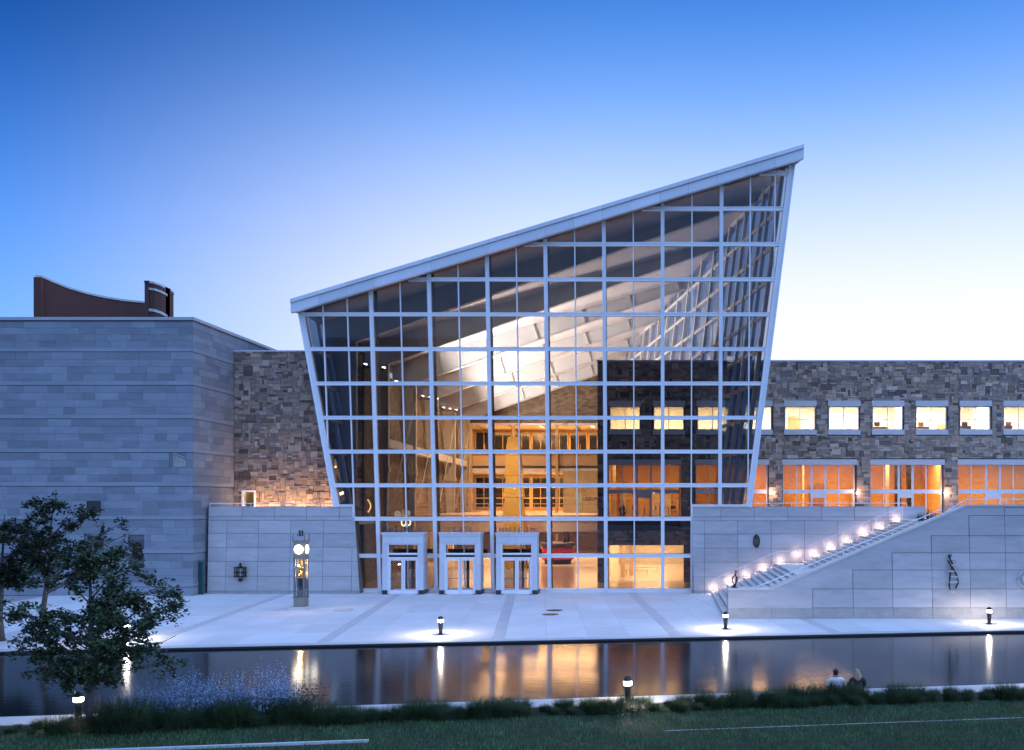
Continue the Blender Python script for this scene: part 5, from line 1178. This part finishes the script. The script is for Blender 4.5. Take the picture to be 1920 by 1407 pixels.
def person(loc, label, top, hair, longhair, tilt, wsh, seed):
    t = thing('person', label, 'person', (0, 0, 0))
    # seated on the coping, knees drawn up, facing the water (+y)
    sh = .205*wsh; z_sh = .50
    v = [(0, 0, .11), (0, -.02, .26), (0, -.01, .40), (0, .01, .50), (tilt*.2, .025, .565), (tilt*.6, .03, .66), (tilt, .035, .735)]
    e = [(0, 1), (1, 2), (2, 3), (3, 4), (4, 5), (5, 6)]; rd = [(.15*wsh, .12), (.135*wsh, .10), (.15*wsh, .105), (.11, .085), (.05, .05), (.078, .088), (.066, .075)]
    for s in (-1, 1):
        b = len(v); v += [(s*sh, .0, .47), (s*(sh+.06), .06, .27), (s*(sh-.02), .27, .22), (s*(sh-.07), .36, .25)]; e += [(3, b), (b, b+1), (b+1, b+2), (b+2, b+3)]; rd += [.062, .048, .038, .034]
        h0 = b+3
        for f, (dx, dy, dz, l) in enumerate(((-.035, .05, 0, 1), (-.012, .065, 0, 1), (.012, .062, 0, 1), (.034, .048, 0, 1))):
            c = len(v); hx, hy, hz = v[h0]; v += [(hx+s*dx, hy+dy, hz-.005), (hx+s*dx*1.1, hy+dy+.035, hz-.03)]; e += [(h0, c), (c, c+1)]; rd += [.010, .008]
        c = len(v); hx, hy, hz = v[h0]; v += [(hx-s*.045, hy+.02, hz+.015), (hx-s*.05, hy+.05, hz+.01)]; e += [(h0, c), (c, c+1)]; rd += [.011, .009]
        b = len(v); v += [(s*.10, .06, .11), (s*.13, .40, .30), (s*.12, .44, .06), (s*.12, .54, .035)]; e += [(0, b), (b, b+1), (b+1, b+2), (b+2, b+3)]; rd += [.095, .062, .045, .035]
    body = skin_body('body', v, e, rd, m_skin, t, 2)
    # clothes and hair follow the body
    tv = [(0, 0, .10), (0, -.022, .26), (0, -.012, .40), (0, .008, .495), (tilt*.1, .02, .545)]; te = [(0, 1), (1, 2), (2, 3), (3, 4)]; tr_ = [(.168*wsh, .138), (.155*wsh, .122), (.168*wsh, .125), (.128, .10), (.066, .064)]
    for s in (-1, 1): b = len(tv); tv += [(s*sh, .0, .468), (s*(sh+.062), .062, .268), (s*(sh-.02), .26, .225)]; te += [(3, b), (b, b+1), (b+1, b+2)]; tr_ += [.078, .064, .052]
    skin_body('top', tv, te, tr_, top, t, 2)
    lv = [(0, .02, .10)]; le = []; lr = [(.165*wsh, .12)]
    for s in (-1, 1): b = len(lv); lv += [(s*.10, .07, .11), (s*.13, .40, .305), (s*.12, .44, .10)]; le += [(0, b), (b, b+1), (b+1, b+2)]; lr += [.108, .076, .06]
    skin_body('trousers', lv, le, lr, m_trou, t, 2)
    hd = MB(); hd.ball((tilt*.85, .022, .712), .098, 8, .92, 1.02, 1.08)
    if longhair:
        hd.ball((tilt*.8, -.03, .63), .105, 8, 1.02, .75, 1.3).ball((tilt*.6, -.055, .53), .105, 8, 1.1, .6, 1.25).tube([(-.07, .0, .66), (-.105, -.02, .5), (-.09, -.04, .40)], [.05, .05, .015], 7).tube([(.07+tilt, .0, .66), (.11, -.02, .5), (.095, -.04, .42)], [.05, .05, .015], 7)
    hd.build('hair', hair, t, True)
    f = MB(); f.ball((tilt*.85, .128, .675), .017, 5, 1, 1, 1.5); f.build('nose', m_skin, t, True)
    for s in (-1, 1): MB().ball((tilt*.85+s*.033, .115, .70), .011, 5).build('eye', m_metal_dark, t, True); MB().ball((tilt*.85+s*.085, .03, .69), .02, 5, .5, 1, 1.5).build('ear', m_skin, t, True)
    MB().box(tilt*.85-.022, tilt*.85+.022, .115, .122, .635, .642).build('mouth', M('lips', (.3, .12, .1), .6), t)
    t.location = loc; t.rotation_euler = (0, 0, .14)
Yp = Ynear(PX(1568, 29.3))-.42; person((PX(1569, Yp), Yp, -.07), 'person in a white shirt with short dark hair sitting on the canal coping', m_shirt, m_hair1, False, -.03, 1.06, 1)
Yp = Ynear(PX(1608, 29.3))-.42; person((PX(1608, Yp), Yp, -.08), 'person with long fair hair in a dark top sitting on the canal coping', m_dark, m_hair2, True, -.02, 1.0, 2)
